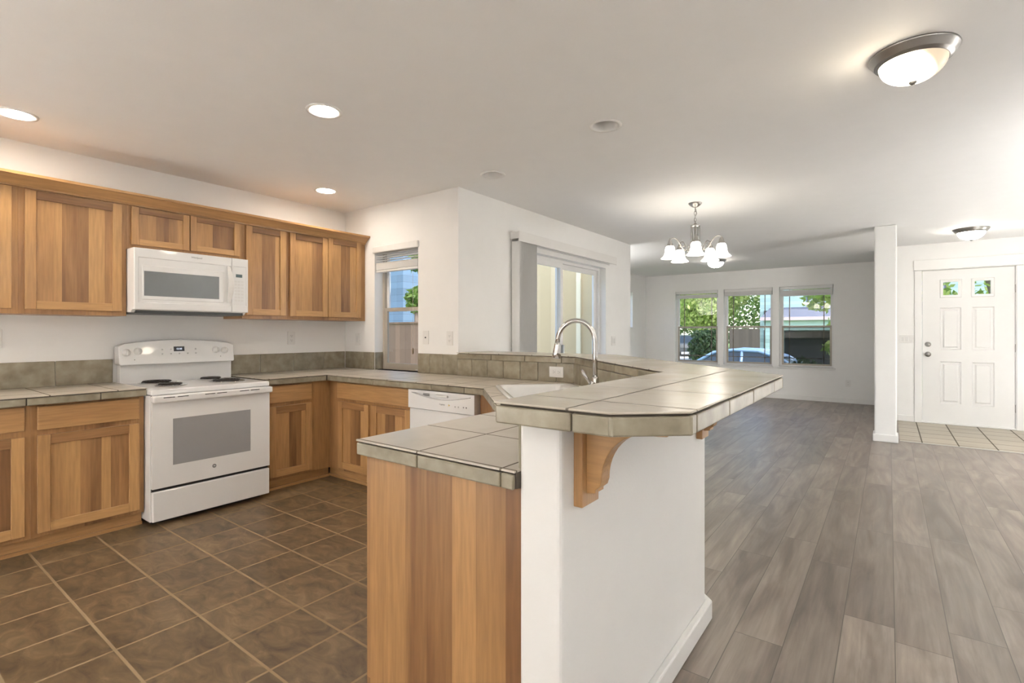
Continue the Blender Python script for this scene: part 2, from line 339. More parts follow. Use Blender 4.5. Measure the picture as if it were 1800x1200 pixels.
# ------------------------------------------------------------ room shell
H=2.45
def wall(name,axis,c0,c1,a0,a1,z0,z1,openings=(),mat=PAINT,bevel=0):
    """axis 'x': slab spans x in c0..c1, runs along y a0..a1; openings (a0,a1,z0,z1)"""
    A=sorted({a0,a1}|{o[0] for o in openings}|{o[1] for o in openings}); Z=sorted({z0,z1}|{o[2] for o in openings}|{o[3] for o in openings})
    bm=bmesh.new(); vd={}
    def V(a,c,z):
        k=(round(a,5),round(c,5),round(z,5))
        if k not in vd: vd[k]=bm.verts.new((c,a,z) if axis=='x' else (a,c,z))
        return vd[k]
    solid={}
    for i in range(len(A)-1):
        for j in range(len(Z)-1):
            m=((A[i]+A[i+1])/2,(Z[j]+Z[j+1])/2); solid[i,j]=not any(o[0]<m[0]<o[1] and o[2]<m[1]<o[3] for o in openings)
    for (i,j),s_ in solid.items():
        if not s_: continue
        a,b,z,w=A[i],A[i+1],Z[j],Z[j+1]
        for c in (c0,c1): bm.faces.new([V(a,c,z),V(b,c,z),V(b,c,w),V(a,c,w)])
        for di,dj,q in ((-1,0,[(a,z),(a,w)]),(1,0,[(b,z),(b,w)]),(0,-1,[(a,z),(b,z)]),(0,1,[(a,w),(b,w)])):
            if not solid.get((i+di,j+dj),False):
                bm.faces.new([V(q[0][0],c0,q[0][1]),V(q[1][0],c0,q[1][1]),V(q[1][0],c1,q[1][1]),V(q[0][0],c1,q[0][1])])
    mb=MB(); mb.bm(bm); o=mb.build(name,mat); return struct(o)
XL=-4.42; YK=3.107; XS=-2.87; XLV=-4.27; YF=10.63; YE=8.97; XR=2.3; YB=-2.3
wall('wall_left','x',XL-.13,XL,YB-.13,YK+.15,-.1,2.6)
KW=(-3.955,-3.352,.885,2.03)
wall('wall_kitchen_far','y',YK,YK+.15,XL,XS-.15,-.1,2.6,[KW])
SL=(4.04,5.84,-.01,2.05)
wall('wall_left_middle','x',XS-.15,XS,YK,6.47,-.1,2.6,[(SL[0],SL[1],0,SL[3])])
wall('wall_return','y',6.47,6.60,XLV-.13,XS,-.1,2.6)
LW=(9.25,9.93,1.345,2.075)
wall('wall_left_far','x',XLV-.13,XLV,6.6,YF+.15,-.1,2.6,[LW])
FW=[(-3.62,-2.756,.60,2.094),(-2.647,-1.767,.60,2.094),(-1.656,-.792,.60,2.094)]
wall('wall_far','y',YF,YF+.15,XLV,-.02,-.1,2.6,FW)
wall('wall_entry_side','x',-.02,.10,YE,YF+.15,-.1,2.6)
DO=(.365,1.29,0,2.09)
wall('wall_entry','y',YE,YE+.15,.10,XR+.13,-.1,2.6,[DO])
wall('wall_right','x',XR,XR+.13,YB,YE,-.1,2.6)
wall('wall_rear','y',YB-.13,YB,XL,XR+.13,-.1,2.6)
# wall column by the entry
mb=MB(); mb.box(-.134,.07,7.12,7.34,0,H); struct(mb.build('wall_column',PAINT,bevel=.014,seg=3))
mb=MB(); mb.cham(-.149,.085,7.105,7.355,0,.085,.008); struct(mb.build('baseboard_column',TRIMW))
# pony wall under the raised bar
PI_=[(-.766,1.06),(-.766,2.11),(-1.756,3.10),(XS,3.10)]; PO=[(XS,3.26),(-1.64,3.26),(-.64,2.262),(-.64,1.06)]
ZB=1.022
mb=MB(); mb.prism(PI_+PO,0,ZB); struct(mb.build('wall_peninsula',PAINT,bevel=.012,seg=3))
mb=MB(); mb.prism([(-.64,1.0),(-.613,1.0),(-.613,2.275),(-1.63,3.288),(XS,3.288),(XS,3.26),(-1.64,3.26),(-.64,2.262)],0,.082); 
struct(mb.build('baseboard_peninsula',TRIMW,bevel=.006))
# floors
def slab(name,poly,z,mat,label=None):
    mb=MB(); mb.prism(poly,z-.05,z); return struct(mb.build(name,mat),label)
slab('floor_kitchen',[(XL-.05,YB-.05),(-.70,YB-.05),(-.70,2.2),(-1.7,3.18),(XL-.05,3.18)],0,KFLOOR)
slab('floor_main',[(-.70,YB-.05),(XR+.05,YB-.05),(XR+.05,7.27),(.10,7.27),(.10,YE),(-.02,YE),(-.02,YF+.05),(XLV-.05,YF+.05),(XLV-.05,6.55),(XS-.1,6.55),(XS-.1,3.18),(-1.7,3.18),(-.70,2.2)],0,WFLOOR)
slab('floor_entry',[(.10,7.27),(XR+.05,7.27),(XR+.05,YE+.1),(.10,YE+.1)],0,EFLOOR)
mb=MB(); mb.cham(.10,XR,7.25,7.28,0,.006,.002); struct(mb.build('trim_1',LEDW),'thin metal strip where planks meet the entry tiles')
# ceiling with holes for recessed lamps
CANS=[(-3.884,.609,1),(-2.477,1.607,1),(-3.86,2.52,1),(-1.333,2.706,0),(-2.438,3.03,0)]
CR=.078
def ceiling():
    out=[(XL-.1,YB-.1),(XR+.1,YB-.1),(XR+.1,YE+.1),(.05,YE+.1),(.05,YF+.1),(XLV-.1,YF+.1),(XLV-.1,6.53),(XS-.1,6.53),(XS-.1,YK+.1),(XL-.1,YK+.1)]
    bm=bmesh.new(); vs=[bm.verts.new((x,y,H)) for x,y in out]; es=[bm.edges.new((vs[i],vs[(i+1)%len(vs)])) for i in range(len(vs))]
    for x,y,l in CANS:
        c=[bm.verts.new((x+CR*math.cos(2*math.pi*i/32),y+CR*math.sin(2*math.pi*i/32),H)) for i in range(32)]
        es+=[bm.edges.new((c[i],c[(i+1)%32])) for i in range(32)]
    bmesh.ops.triangle_fill(bm,use_beauty=True,use_dissolve=False,edges=es)
    for f in bm.faces: f.normal_update()
    me=MB(); me.bm(bm); me.prism(out,H+.14,H+.2); return struct(me.build('ceiling',CEILP))
ceiling()
# baseboards and trims
def base(name,*a): mb=MB(); mb.cham(*a,0,.085,.004); struct(mb.build(name,TRIMW))
base('baseboard_far',XLV,-.02,YF-.013,YF); base('baseboard_left_far',XLV,XLV+.013,6.6,YF-.013)
base('baseboard_entry',.10,.283,YE-.013,YE); base('baseboard_entry_right',1.41,XR,YE-.013,YE)
base('baseboard_left_middle',XS,XS+.013,5.84,6.47); base('baseboard_right',XR-.013,XR,YB,YE-.013)
# front door: casing, slab
d=thing('door_1',(.83,YE,0),None,None); struct(d,'white front door with two small panes above four moulded panels')
mb=MB(); mb.cham(.285,.358,YE-.018,YE,0,2.09,.003); mb.cham(1.297,1.40,YE-.018,YE,0,2.09,.003); mb.cham(.275,1.41,YE-.022,YE,2.095,2.232,.003)
mb.box(.353,.366,YE-.004,YE+.10,0,2.097); mb.box(1.289,1.302,YE-.004,YE+.10,0,2.097); mb.box(.353,1.302,YE-.004,YE+.10,2.088,2.10)
mb.build('door_casing',TRIMW,d)
def doorslab():
    mb=MB(); x0,x1,z0,z1=.370,1.286,.018,2.084; yf=YE+.012; yb=yf+.045
    lites=[(.588,.742,1.742,1.918),(.905,1.062,1.742,1.918)]
    pans=[(.555,.772,1.005,1.575),(.878,1.095,1.005,1.575),(.555,.772,.275,.845),(.878,1.095,.275,.845)]
    X=sorted({x0,x1}|{v for q in lites+pans for v in q[:2]}); Z=sorted({z0,z1}|{v for q in lites+pans for v in q[2:]})
    for i in range(len(X)-1):
        for j in range(len(Z)-1):
            m=((X[i]+X[i+1])/2,(Z[j]+Z[j+1])/2); ins=lambda q:q[0]<m[0]<q[1] and q[2]<m[1]<q[3]
            if any(ins(q) for q in lites): continue
            if not any(ins(q) for q in pans): mb.add([(X[i],yf,Z[j]),(X[i+1],yf,Z[j]),(X[i+1],yf,Z[j+1]),(X[i],yf,Z[j+1])],[(0,1,2,3)])
            mb.add([(X[i],yb,Z[j]),(X[i+1],yb,Z[j]),(X[i+1],yb,Z[j+1]),(X[i],yb,Z[j+1])],[(0,1,2,3)])
    for a,b,c,e in pans:
        mb.rings((0,yf,0),(1,0,0),(0,0,1),(0,-1,0),[(a,b,c,e,0),(a+.012,b-.012,c+.012,e-.012,-.012),(a+.03,b-.03,c+.03,e-.03,-.012),(a+.045,b-.045,c+.045,e-.045,-.003)])
    for a,b,c,e in lites:
        mb.rings((0,yf,0),(1,0,0),(0,0,1),(0,-1,0),[(a-.035,b+.035,c-.035,e+.035,0),(a-.028,b+.028,c-.028,e+.028,.010),(a,b,c,e,.006),(a,b,c,e,-.045)],cap=False)
    mb.add([(x0,yf,z0),(x1,yf,z0),(x1,yf,z1),(x0,yf,z1),(x0,yb,z0),(x1,yb,z0),(x1,yb,z1),(x0,yb,z1)],[(0,1,5,4),(1,2,6,5),(2,3,7,6),(3,0,4,7)])
    s=mb.build('door_panel',plain('door_paint',(.79,.785,.77),.38,var=.005),d)
    for a,b,c,e in lites:
        g=MB(); g.box(a,b,yf+.02,yf+.024,c,e); g.build('door_pane',GLASS,s)
    return s
ds=doorslab()
My=Matrix.Rotation(R(90),3,'X')   # lathe axis z -> -y
for z,nme in ((1.076,'deadbolt'),(.94,'door_knob')):
    mb=MB(); prof=[(.034,0),(.034,.008),(.026,.012),(.022,.02),(.015,.024),(0,.025)] if nme=='deadbolt' else [(.034,0),(.034,.006),(.016,.012),(.013,.03),(.026,.042),(.031,.055),(.026,.068),(0,.072)]
    mb.lathe(prof,(.428,YE+.0115,z),20,M=My); o=mb.build(nme,NICKEL,ds); o['label']='brushed nickel '+nme.replace('_',' ')
for z in (1.80,1.04,.27):
    mb=MB(); mb.lathe([(.007,-.05),(.007,.05)],(1.292,YE+.004,z),10); mb.box(1.286,1.30,YE+.006,YE+.011,z-.05,z+.05); mb.build('hinge',BRONZE,d)
mb=MB(); mb.cham(.35,1.31,YE-.01,YE+.15,0,.017,.004); mb.build('threshold',TRIMW,d)

# windows ---------------------------------------------------------------
def far_window(n,op,slat_z,stack):
    x0,x1,z0,z1=op; w=thing('window_%d'%n,((x0+x1)/2,YF+.1,z0),None,None); struct(w)
    y=YF+.095
    def fr(mb,a,b,c,e,t,y0,y1):
        mb.box(a,a+t,y0,y1,c,e); mb.box(b-t,b,y0,y1,c,e); mb.box(a+t,b-t,y0,y1,c,c+t); mb.box(a+t,b-t,y0,y1,e-t,e)
    mb=MB(); fr(mb,x0,x1,z0,z1,.032,y,y+.055); mb.build('window_frame',VINYL,w)
    zm=1.345
    mb=MB(); fr(mb,x0+.032,x1-.032,zm-.02,z1-.032,.022,y+.03,y+.05); u=mb.build('upper_sash',VINYL,w)
    mb=MB(); fr(mb,x0+.032,x1-.032,z0+.032,zm+.02,.03,y+.002,y+.025); l=mb.build('lower_sash',TAUPE,w)
    g=MB(); g.box(x0+.05,x1-.05,y+.038,y+.041,zm,z1-.05); g.build('upper_pane',GLASS,u)
    g=MB(); g.box(x0+.06,x1-.06,y+.012,y+.015,z0+.06,zm); g.build('lower_pane',SCREEN if n==5 else GLASS,l)
    m=MB()
    for xx in (x0+.155,x1-.155):
        m.box(xx-.008,xx+.008,y+.042,y+.046,zm,z1-.05)
    build_each(m,'muntin',BROWNV,u)
    m=MB()
    for xx in (x0+.155,x1-.155): m.box(xx-.008,xx+.008,y+.016,y+.020,z0+.06,zm)
    m.box(x0+.06,x1-.06,y+.016,y+.020,z0+.152,z0+.168); build_each(m,'muntin',BROWNV,l)
    # raised blind
    b=thing('window_blind',((x0+x1)/2,YF+.05,z1),None,None)
    mb=MB(); mb.cham(x0+.01,x1-.01,YF+.02,YF+.075,z1-.055,z1-.002,.003); mb.build('headrail',BLIND,b)
    mb=MB(); k=int((stack)/.006)
    for i in range(k): mb.box(x0+.015,x1-.015,YF+.022,YF+.072,slat_z+.02+i*.006,slat_z+.0245+i*.006)
    mb.build('slat_stack',BLIND,b)
    mb=MB(); mb.cham(x0+.015,x1-.015,YF+.022,YF+.072,slat_z,slat_z+.018,.003); mb.build('bottom_rail',BLIND,b)
    mb=MB()
    for xx in (x0+.14,x1-.14): mb.tube([(xx,YF+.047,slat_z+.01),(xx,YF+.047,z1-.02)],.0015,6)
    build_each(mb,'lift_cord',BLIND,b)
    if z1-.055-(slat_z+.02+stack)>.05:
        mb=MB(); zz=slat_z+.02+stack
        q=3
        for i in range(q): mb.box(x0+.015,x1-.015,YF+.022,YF+.072,zz+.012+i*.014,zz+.0145+i*.014)
        build_each(mb,'hanging_slat',BLIND,b)
    return b
bl=[far_window(3,FW[0],1.945,.055),far_window(4,FW[1],1.96,.075),far_window(5,FW[2],1.915,.09)]
for b,l in zip(bl,('white blind raised high in the leftmost of the three far windows','white blind raised in the middle one of the three far windows','white blind raised in the rightmost far window, nearest the column')):
    tag(b,l,'blind','raised blinds in the far windows')
mb=MB()
for a,b_,c,e in FW: mb.cham(a-.03,b_+.03,YF-.03,YF+.10,c-.022,c,.004)
mb.cham(FW[0][0]-.02,FW[2][1]+.02,YF-.012,YF,.565,.578,.002); struct(mb.build('trim_2',TRIMW),'white window sills of the three far windows')
# small left window in the living room
w=thing('window_6',(XLV-.1,9.6,1.345),None,None); struct(w)
mb=MB(); a,b_,c,e=LW
for q in ((a,a+.03,c,e),(b_-.03,b_,c,e),(a,b_,c,c+.03),(a,b_,e-.03,e)): mb.box(XLV-.125,XLV-.09,*q)
mb.build('window_frame',VINYL,w); mb=MB(); mb.box(XLV-.11,XLV-.107,a+.03,b_-.03,c+.03,e-.03); mb.build('pane',GLASS,w)
mb=MB(); mb.cham(XLV-.09,XLV+.025,a-.03,b_+.03,c-.02,c,.004); struct(mb.build('trim_3',TRIMW),'white sill of the small left window')
# kitchen window
w=thing('window_1',(-3.65,3.22,.885),None,None); struct(w)
a,b_,c,e=KW
def frx(mb,a,b,c,e,t,y0,y1): mb.box(a,a+t,y0,y1,c,e); mb.box(b-t,b,y0,y1,c,e); mb.box(a+t,b-t,y0,y1,c,c+t); mb.box(a+t,b-t,y0,y1,e-t,e)
mb=MB(); frx(mb,a,b_,c,e,.03,3.205,3.256); mb.build('window_frame',TAUPE,w)
mb=MB(); frx(mb,a+.03,b_-.03,1.44,e-.03,.028,3.232,3.252); u=mb.build('upper_sash',VINYL,w)
mb=MB(); frx(mb,a+.03,b_-.03,c+.03,1.475,.032,3.208,3.23); l=mb.build('lower_sash',TAUPE,w)
mb=MB(); mb.box(a+.055,b_-.055,3.24,3.243,1.46,e-.05); mb.build('upper_pane',GLASS,u)
mb=MB(); mb.box(a+.06,b_-.06,3.218,3.221,c+.055,1.45); mb.build('lower_pane',GLASS,l)
b=tag(thing('window_blind',(-3.65,3.14,2.03),None,None),'white slatted blind half raised in the narrow kitchen window','blind')
mb=MB(); mb.cham(a-.012,b_+.012,YK-.02,YK+.055,e-.035,e+.025,.006); mb.build('headrail',BLIND,b)
mb=MB()
for i in range(6): mb.box(a+.012,b_-.012,YK+.008,YK+.052,1.90+i*.021,1.9025+i*.021)
build_each(mb,'hanging_slat',BLIND,b)
mb=MB()
for i in range(12): mb.box(a+.012,b_-.012,YK+.006,YK+.054,1.835+i*.0052,1.839+i*.0052)
mb.build('slat_stack',BLIND,b)
mb=MB(); mb.cham(a+.012,b_-.012,YK+.006,YK+.054,1.812,1.832,.004); mb.build('bottom_rail',BLIND,b)
mb=MB(); mb.tube([(b_-.10,YK+.03,1.83),(b_-.10,YK+.03,1.10)],.0014,6); mb.tube([(a+.12,YK+.03,1.83),(a+.12,YK+.03,2.0)],.0014,6); build_each(mb,'lift_cord',BLIND,b)
mb=MB(); mb.lathe([(0,1.10),(.006,1.09),(.008,1.06),(.004,1.045),(0,1.04)],(b_-.10,YK+.03,0),12); mb.build('cord_tassel',plain('tassel_wood',(.22,.15,.08),.5),b)
mb=MB(); mb.cham(-3.47,-3.40,3.185,3.203,.887,.899,.004); mb.tube([(-3.44,3.19,.898),(-3.41,3.17,.905),(-3.39,3.165,.900)],.005,8); mb.build('window_latch',VINYL,w)
# sliding door
w=thing('door_2',(XS-.1,4.94,0),None,None); struct(w,'white sliding glass door')
y0,y1=SL[0],SL[1]; zt=SL[3]
def frs(mb,a,b,c,e,t,x0,x1): mb.box(x0,x1,a,a+t,c,e); mb.box(x0,x1,b-t,b,c,e); mb.box(x0,x1,a+t,b-t,c,c+t); mb.box(x0,x1,a+t,b-t,e-t,e)
mb=MB(); frs(mb,y0,y1,0,zt,.032,XS-.15,XS-.085); mb.build('door_frame',VINYL,w)
mb=MB(); frs(mb,y0+.032,4.94,.03,zt-.032,.055,XS-.122,XS-.09); p1=mb.build('sliding_panel',VINYL,w)
mb=MB(); frs(mb,4.87,y1-.032,.03,zt-.032,.055,XS-.15,XS-.124); p2=mb.build('fixed_panel',VINYL,w)
mb=MB(); mb.box(XS-.107,XS-.104,y0+.085,4.885,.085,zt-.085); mb.build('glass_pane',GLASS,p1)
mb=MB(); mb.box(XS-.138,XS-.135,4.92,y1-.085,.085,zt-.085); mb.build('glass_pane',GLASS,p2)
mb=MB(); mb.cham(XS-.088,XS-.055,4.90,4.925,.95,1.10,.005); mb.build('pull_handle',NICKEL,p1)
b=tag(thing('vertical_blind',(XS,4.9,2.18),None,None),'white vertical blind bunched at the left of the sliding door','blind')
mb=MB(); mb.cham(XS+.0,XS+.012,3.84,5.93,2.10,2.185,.002); mb.box(XS+.012,XS+.09,3.84,5.93,2.165,2.18); mb.build('headrail',PLASW,b)
mb=MB(); mb.cham(XS+.088,XS+.10,3.832,5.95,2.095,2.19,.002); mb.cham(XS,XS+.10,3.828,3.838,2.12,2.185,.002); mb.build('valance',PLASW,b)
VM=plain('vane_vinyl',(.84,.84,.83),.45,var=.015)
for i in range(15):
    yy=3.845+i*.0205; an=R(10 if i else 6); n_=7; vs=[]; 
    mb=MB(); pf=[]
    for k in range(n_):
        s_=(k/(n_-1)-.5)*.086; pf.append((s_, .006*math.cos(math.pi*s_/.089)))
    vv=[];ff=[]
    for k,(s_,q) in enumerate(pf):
        for th in (0,.0012):
            x=XS+.052+s_*math.cos(an); y=yy+q+th+s_*math.sin(an)
            vv.append((x,y,.03)); vv.append((x,y,2.10))
    for k in range(n_-1):
        o_=k*4; ff+=[(o_,o_+4,o_+5,o_+1),(o_+2,o_+3,o_+7,o_+6),(o_+1,o_+5,o_+7,o_+3),(o_,o_+2,o_+6,o_+4)]
    ff+=[(0,1,3,2),(4*n_-4,4*n_-2,4*n_-1,4*n_-3)]
    mb.add(vv,ff); mb.build('vane',VM,b)

# ------------------------------------------------------------ cabinets
def strips(mb,o,u,v,n,a0,a1,c0,c1,th,vertical=True,wmin=.05,wmax=.105,mi=0,seed=0):
    """boards side by side as separate islands; o + u*a + v*c"""
    rnd=random.Random(seed); o,u,v,n=map(Vector,(o,u,v,n)); s=a0 if vertical else c0; e=a1 if vertical else c1
    while s<e-1e-5:
        w=rnd.uniform(wmin,wmax); t=min(s+w,e)
        if e-t<.03: t=e
        A,B,Cc,D=(s,t,c0,c1) if vertical else (a0,a1,s,t)
        vs=[o+u*x+v*y+n*h for h in (0,th) for x,y in ((A,Cc),(B,Cc),(B,D),(A,D))]
        mb.add(vs,[(0,3,2,1),(4,5,6,7),(0,1,5,4),(1,2,6,5),(2,3,7,6),(3,0,4,7)],mi); s=t
    return mb
def obox(mb,o,u,v,n,a0,a1,c0,c1,h0,h1,mi=0,b=.0025):
    """chamfered board in an oriented frame"""
    o,u,v,n=map(Vector,(o,u,v,n)); t=MB(); t.cham(a0,a1,c0,c1,h0,h1,b)
    mb.add([o+u*x+v*y+n*z for x,y,z in t.v],t.f,mi)
def frame_of(face):
    # returns origin,u,v,n and horizontal wood material for cabinets facing +x or -y
    if face[0]=='x': return (face[1],0,0),(0,1,0),(0,0,1),(1,0,0),WY
    if face[0]=='y': return (0,face[1],0),(1,0,0),(0,0,1),(0,-1,0),WX
SEED=[1]
def door(parent,face,a0,a1,z0,z1,st=.055,flat=False):
    o,u,v,n,HW=frame_of(face); SEED[0]+=1
    mb=MB()
    obox(mb,o,u,v,n,a0,a0+st,z0,z1,0,.019,0); obox(mb,o,u,v,n,a1-st,a1,z0,z1,0,.019,0)
    obox(mb,o,u,v,n,a0+st,a1-st,z0,z0+st,0,.0186,1); obox(mb,o,u,v,n,a0+st,a1-st,z1-st,z1,0,.0186,1)
    dr=mb.build('door',[WV,HW],parent)
    p=MB(); strips(p,o,u,v,n,a0+st-.004,a1-st+.004,z0+st-.004,z1-st+.004,.009,True,.035,.085,seed=SEED[0]*13)
    p.build('door_panel',WV,dr); return dr
def drawer(parent,face,a0,a1,z0,z1,name='drawer_front'):
    o,u,v,n,HW=frame_of(face); mb=MB(); obox(mb,o,u,v,n,a0,a1,z0,z1,0,.019,0,.004); return mb.build(name,HW,parent)
UX=-4.10; ZU0=1.350; ZU1=2.10
def upper(y0,y1,z0,doors,label,group='wall cabinets above the range counter'):
    c=thing('wall_cabinet',(XL,(y0+y1)/2,z0),label,'cabinet',group)
    mb=MB(); mb.box(XL,UX-.019,y0,y1,z0+.0,ZU1)
    st=[y0]+[(a+b)/2 for (_,a,b,_) in [] ]
    # face frame
    o,u,v,n,_=frame_of(('x',UX-.019)); 
    strips(mb,o,u,v,n,y0,y1,z0,ZU1,.019,True,.12,.25,seed=int(y0*100)+900)
    mb.build('body',WCAB,c,bevel=.001)
    for a,b,za,zb in doors: door(c,('x',UX),a,b,za,zb,st=.05 if zb-za>.4 else .042)
    return c
upper(-.35,.651,ZU0,[(-.32,.145,1.379,2.09),(.155,.623,1.379,2.09)],'wood wall cabinet cut by the left edge of the picture')
upper(.651,1.178,ZU0,[(.679,1.150,1.379,2.085)],'wide single-door wood wall cabinet left of the microwave')
upper(1.178,1.935,1.80,[(1.204,1.554,1.833,2.088),(1.561,1.910,1.835,2.092)],'short two-door wood cabinet directly above the microwave')
upper(1.935,2.308,ZU0,[(1.959,2.289,1.379,2.09)],'narrow single-door wood wall cabinet just right of the microwave')
upper(2.308,3.105,ZU0,[(2.327,2.687,1.379,2.09),(2.694,3.047,1.379,2.10)],'two-door wood wall cabinet in the corner beside the window')
mb=MB(); pr=[(-4.118,2.095),(-4.088,2.095),(-4.086,2.105),(-4.078,2.112),(-4.05,2.135),(-4.03,2.150),(-4.02,2.152),(-4.02,2.168),(-4.118,2.168)]
Mc=Matrix(((1,0,0),(0,0,1),(0,1,0))); mb.prismM(pr,-.35,3.105,Mc)
tag(mb.build('crown_moulding',WY,loc=(-4.07,1.4,2.1)),'long wood crown moulding along the top of the wall cabinets','moulding')
o=C.objects.get('crown_moulding')
# base cabinets along the stove wall
BX=-3.85; ZC0=.085; ZC1=.832
def basec(face,a0,a1,label,draws,doors,back,toe=True,side=None,group='base cabinets under the tiled counter',name='base_cabinet',nm_dr='drawer_front'):
    if face[0]=='x':
        fx=face[1]; c=thing(name,((fx+back)/2,(a0+a1)/2,0),label,'cabinet',group)
        mb=MB(); mb.box(back,fx-.019,a0,a1,ZC0,ZC1); o,u,v,n,_=frame_of(('x',fx-.019)); strips(mb,o,u,v,n,a0,a1,ZC0,ZC1,.019,True,.12,.25,seed=int(a0*100)+77)
        mb.build('body',WCAB,c,bevel=.001)
        t=MB(); t.box(back,fx-.045,a0,a1,0,ZC0); t.box(fx-.045,fx-.03,a0,a1,0,.02); t.build('toe_kick',WY,c)
    else:
        fy=face[1]; c=thing(name,((a0+a1)/2,(fy+back)/2,0),label,'cabinet',group)
        mb=MB(); mb.box(a0,a1,fy+.019,back,ZC0,ZC1); o,u,v,n,_=frame_of(('y',fy+.019)); strips(mb,o,u,v,n,a0,a1,ZC0,ZC1,.019,True,.12,.25,seed=int(a0*100)+77)
        mb.build('body',WCAB,c,bevel=.001)
        t=MB(); t.box(a0-.06,a1,fy+.045,back,0,ZC0); t.box(a0-.06,a1,fy+.03,fy+.045,0,.02); t.build('toe_kick',WX,c)
    for q in draws: drawer(c,face,*q,name=nm_dr)
    for q in doors: door(c,face,*q,st=.055)
    return c
basec(('x',BX),-.35,.663,'wood base cabinet cut by the left edge of the picture',[(.13,.637,.693,.827),(-.33,.105,.693,.827)],[(.13,.637,.109,.66),(-.33,.105,.109,.66)],XL+.003)
basec(('x',BX),.663,1.200,'wood base cabinet with drawer, left of the range',[(.689,1.172,.690,.822)],[(.689,1.172,.109,.660)],XL+.003)
basec(('x',BX),1.972,2.5675,'wood corner base cabinet with drawer, right of the range',[(2.015,2.375,.688,.822)],[(2.015,2.375,.109,.660)],XL+.003)
BY=2.549
basec(('y',BY),-3.849,-2.805,'wood base cabinet with one wide drawer front and two doors, left of the dishwasher',[(-3.717,-2.816,.690,.822)],[(-3.70,-3.302,.109,.665),(-3.259,-2.820,.109,.668)],YK-.003)
# diagonal sink cabinet (front face along the diagonal)
c=thing('sink_cabinet',(-1.6,2.4,0),'wood corner cabinet under the sink, right of the dishwasher','cabinet')
mb=MB(); mb.prism([(-2.158,BY),(-2.062,BY),(-1.385,1.872),(-1.385,1.70),(-.768,1.70),(-.768,2.108),(-1.758,3.098),(-2.158,3.098)],ZC0,.68); mb.prism([(-2.158,BY),(-2.062,BY),(-1.385,1.872),(-1.385,1.70),(-1.365,1.70),(-1.365,1.882),(-2.052,2.569),(-2.158,2.569)],.68,.832); mb.build('body',WCAB,c)
mb=MB(); mb.prism([(-2.158,BY+.06),(-2.04,BY+.06),(-1.32,1.89),(-1.32,1.70),(-.768,1.70),(-.768,2.1),(-1.758,3.09),(-2.158,3.09)],0,ZC0); mb.build('toe_kick',WX,c)
# peninsula end cabinet with wood end panel
c=thing('peninsula_cabinet',(-1.08,1.38,0),'wood cabinet at the free end of the peninsula with a plain board end panel','cabinet')
mb=MB(); mb.box(-1.385,-.768,1.085,1.695,ZC0,ZC1); mb.box(-1.33,-.768,1.10,1.695,0,ZC0); mb.box(-1.408,-1.385,1.075,1.695,ZC0-.0,ZC1); mb.box(-1.408,-1.39,1.075,1.10,0,ZC0); mb.build('body',WCAB,c)
mb=MB(); strips(mb,(0,1.085,0),(1,0,0),(0,0,1),(0,-1,0),-1.386,-.767,.0,ZC1,.014,True,.035,.11,seed=5); mb.build('end_panel',WEND,c)
# drawer/door faces toward the kitchen
# ------------------------------------------------------------ counters
def edge_run(mb,p,q,nrm,z0,z1,cuts,th=.012,gap=.0035):
    """edge tiles from p to q (2D) pushed along nrm, split at cuts (distances)"""
    p,q,nr=Vector(p),Vector(q),Vector(nrm).normalized(); L_=(q-p).length; d=(q-p)/L_; cs=[0]+[c for c in cuts if 0.02<c<L_-.02]+[L_]
    for a,b in zip(cs[:-1],cs[1:]):
        a+=gap/2; b-=gap/2; t=MB(); t.cham(a,b,0,th,z0,z1,.004)
        mb.add([(p.x+d.x*x+nr.x*y,p.y+d.y*x+nr.y*y,z) for x,y,z in t.v],t.f)
def counter(name,label,poly,edges,ztop,zbot,tmat,cat='counter',inset=.010,lip=.005):
    c=thing(name,(sum(p[0] for p in poly)/len(poly),sum(p[1] for p in poly)/len(poly),zbot),label,cat)
    t=MB(); t.prism(poly,ztop-lip,ztop); top=t.build('tile_top',tmat,c,bevel=.0025)
    g=MB(); g.prism(edges['core'],zbot+.002,ztop-lip); g.build('grout_core',GROUT,c)
    e=MB()
    for (p,q,n_,cuts) in edges['runs']: edge_run(e,p,q,n_,zbot,ztop-lip-.005,cuts)
    e.build('edge_tiles',TEDGE,c); return c
ZC=.885; ZCb=.835
# left of range
counter('countertop','short tiled countertop left of the range',[(XL,-.35),(-3.80,-.35),(-3.80,1.203),(XL,1.203)],
  dict(core=[(XL,-.35),(-3.812,-.35),(-3.812,1.200),(XL,1.200)],runs=[((-3.814,-.35),(-3.814,1.202),(1,0),[.35+.33,.35+.639,.35+.967])]),ZC,ZCb,TILE_LOW)
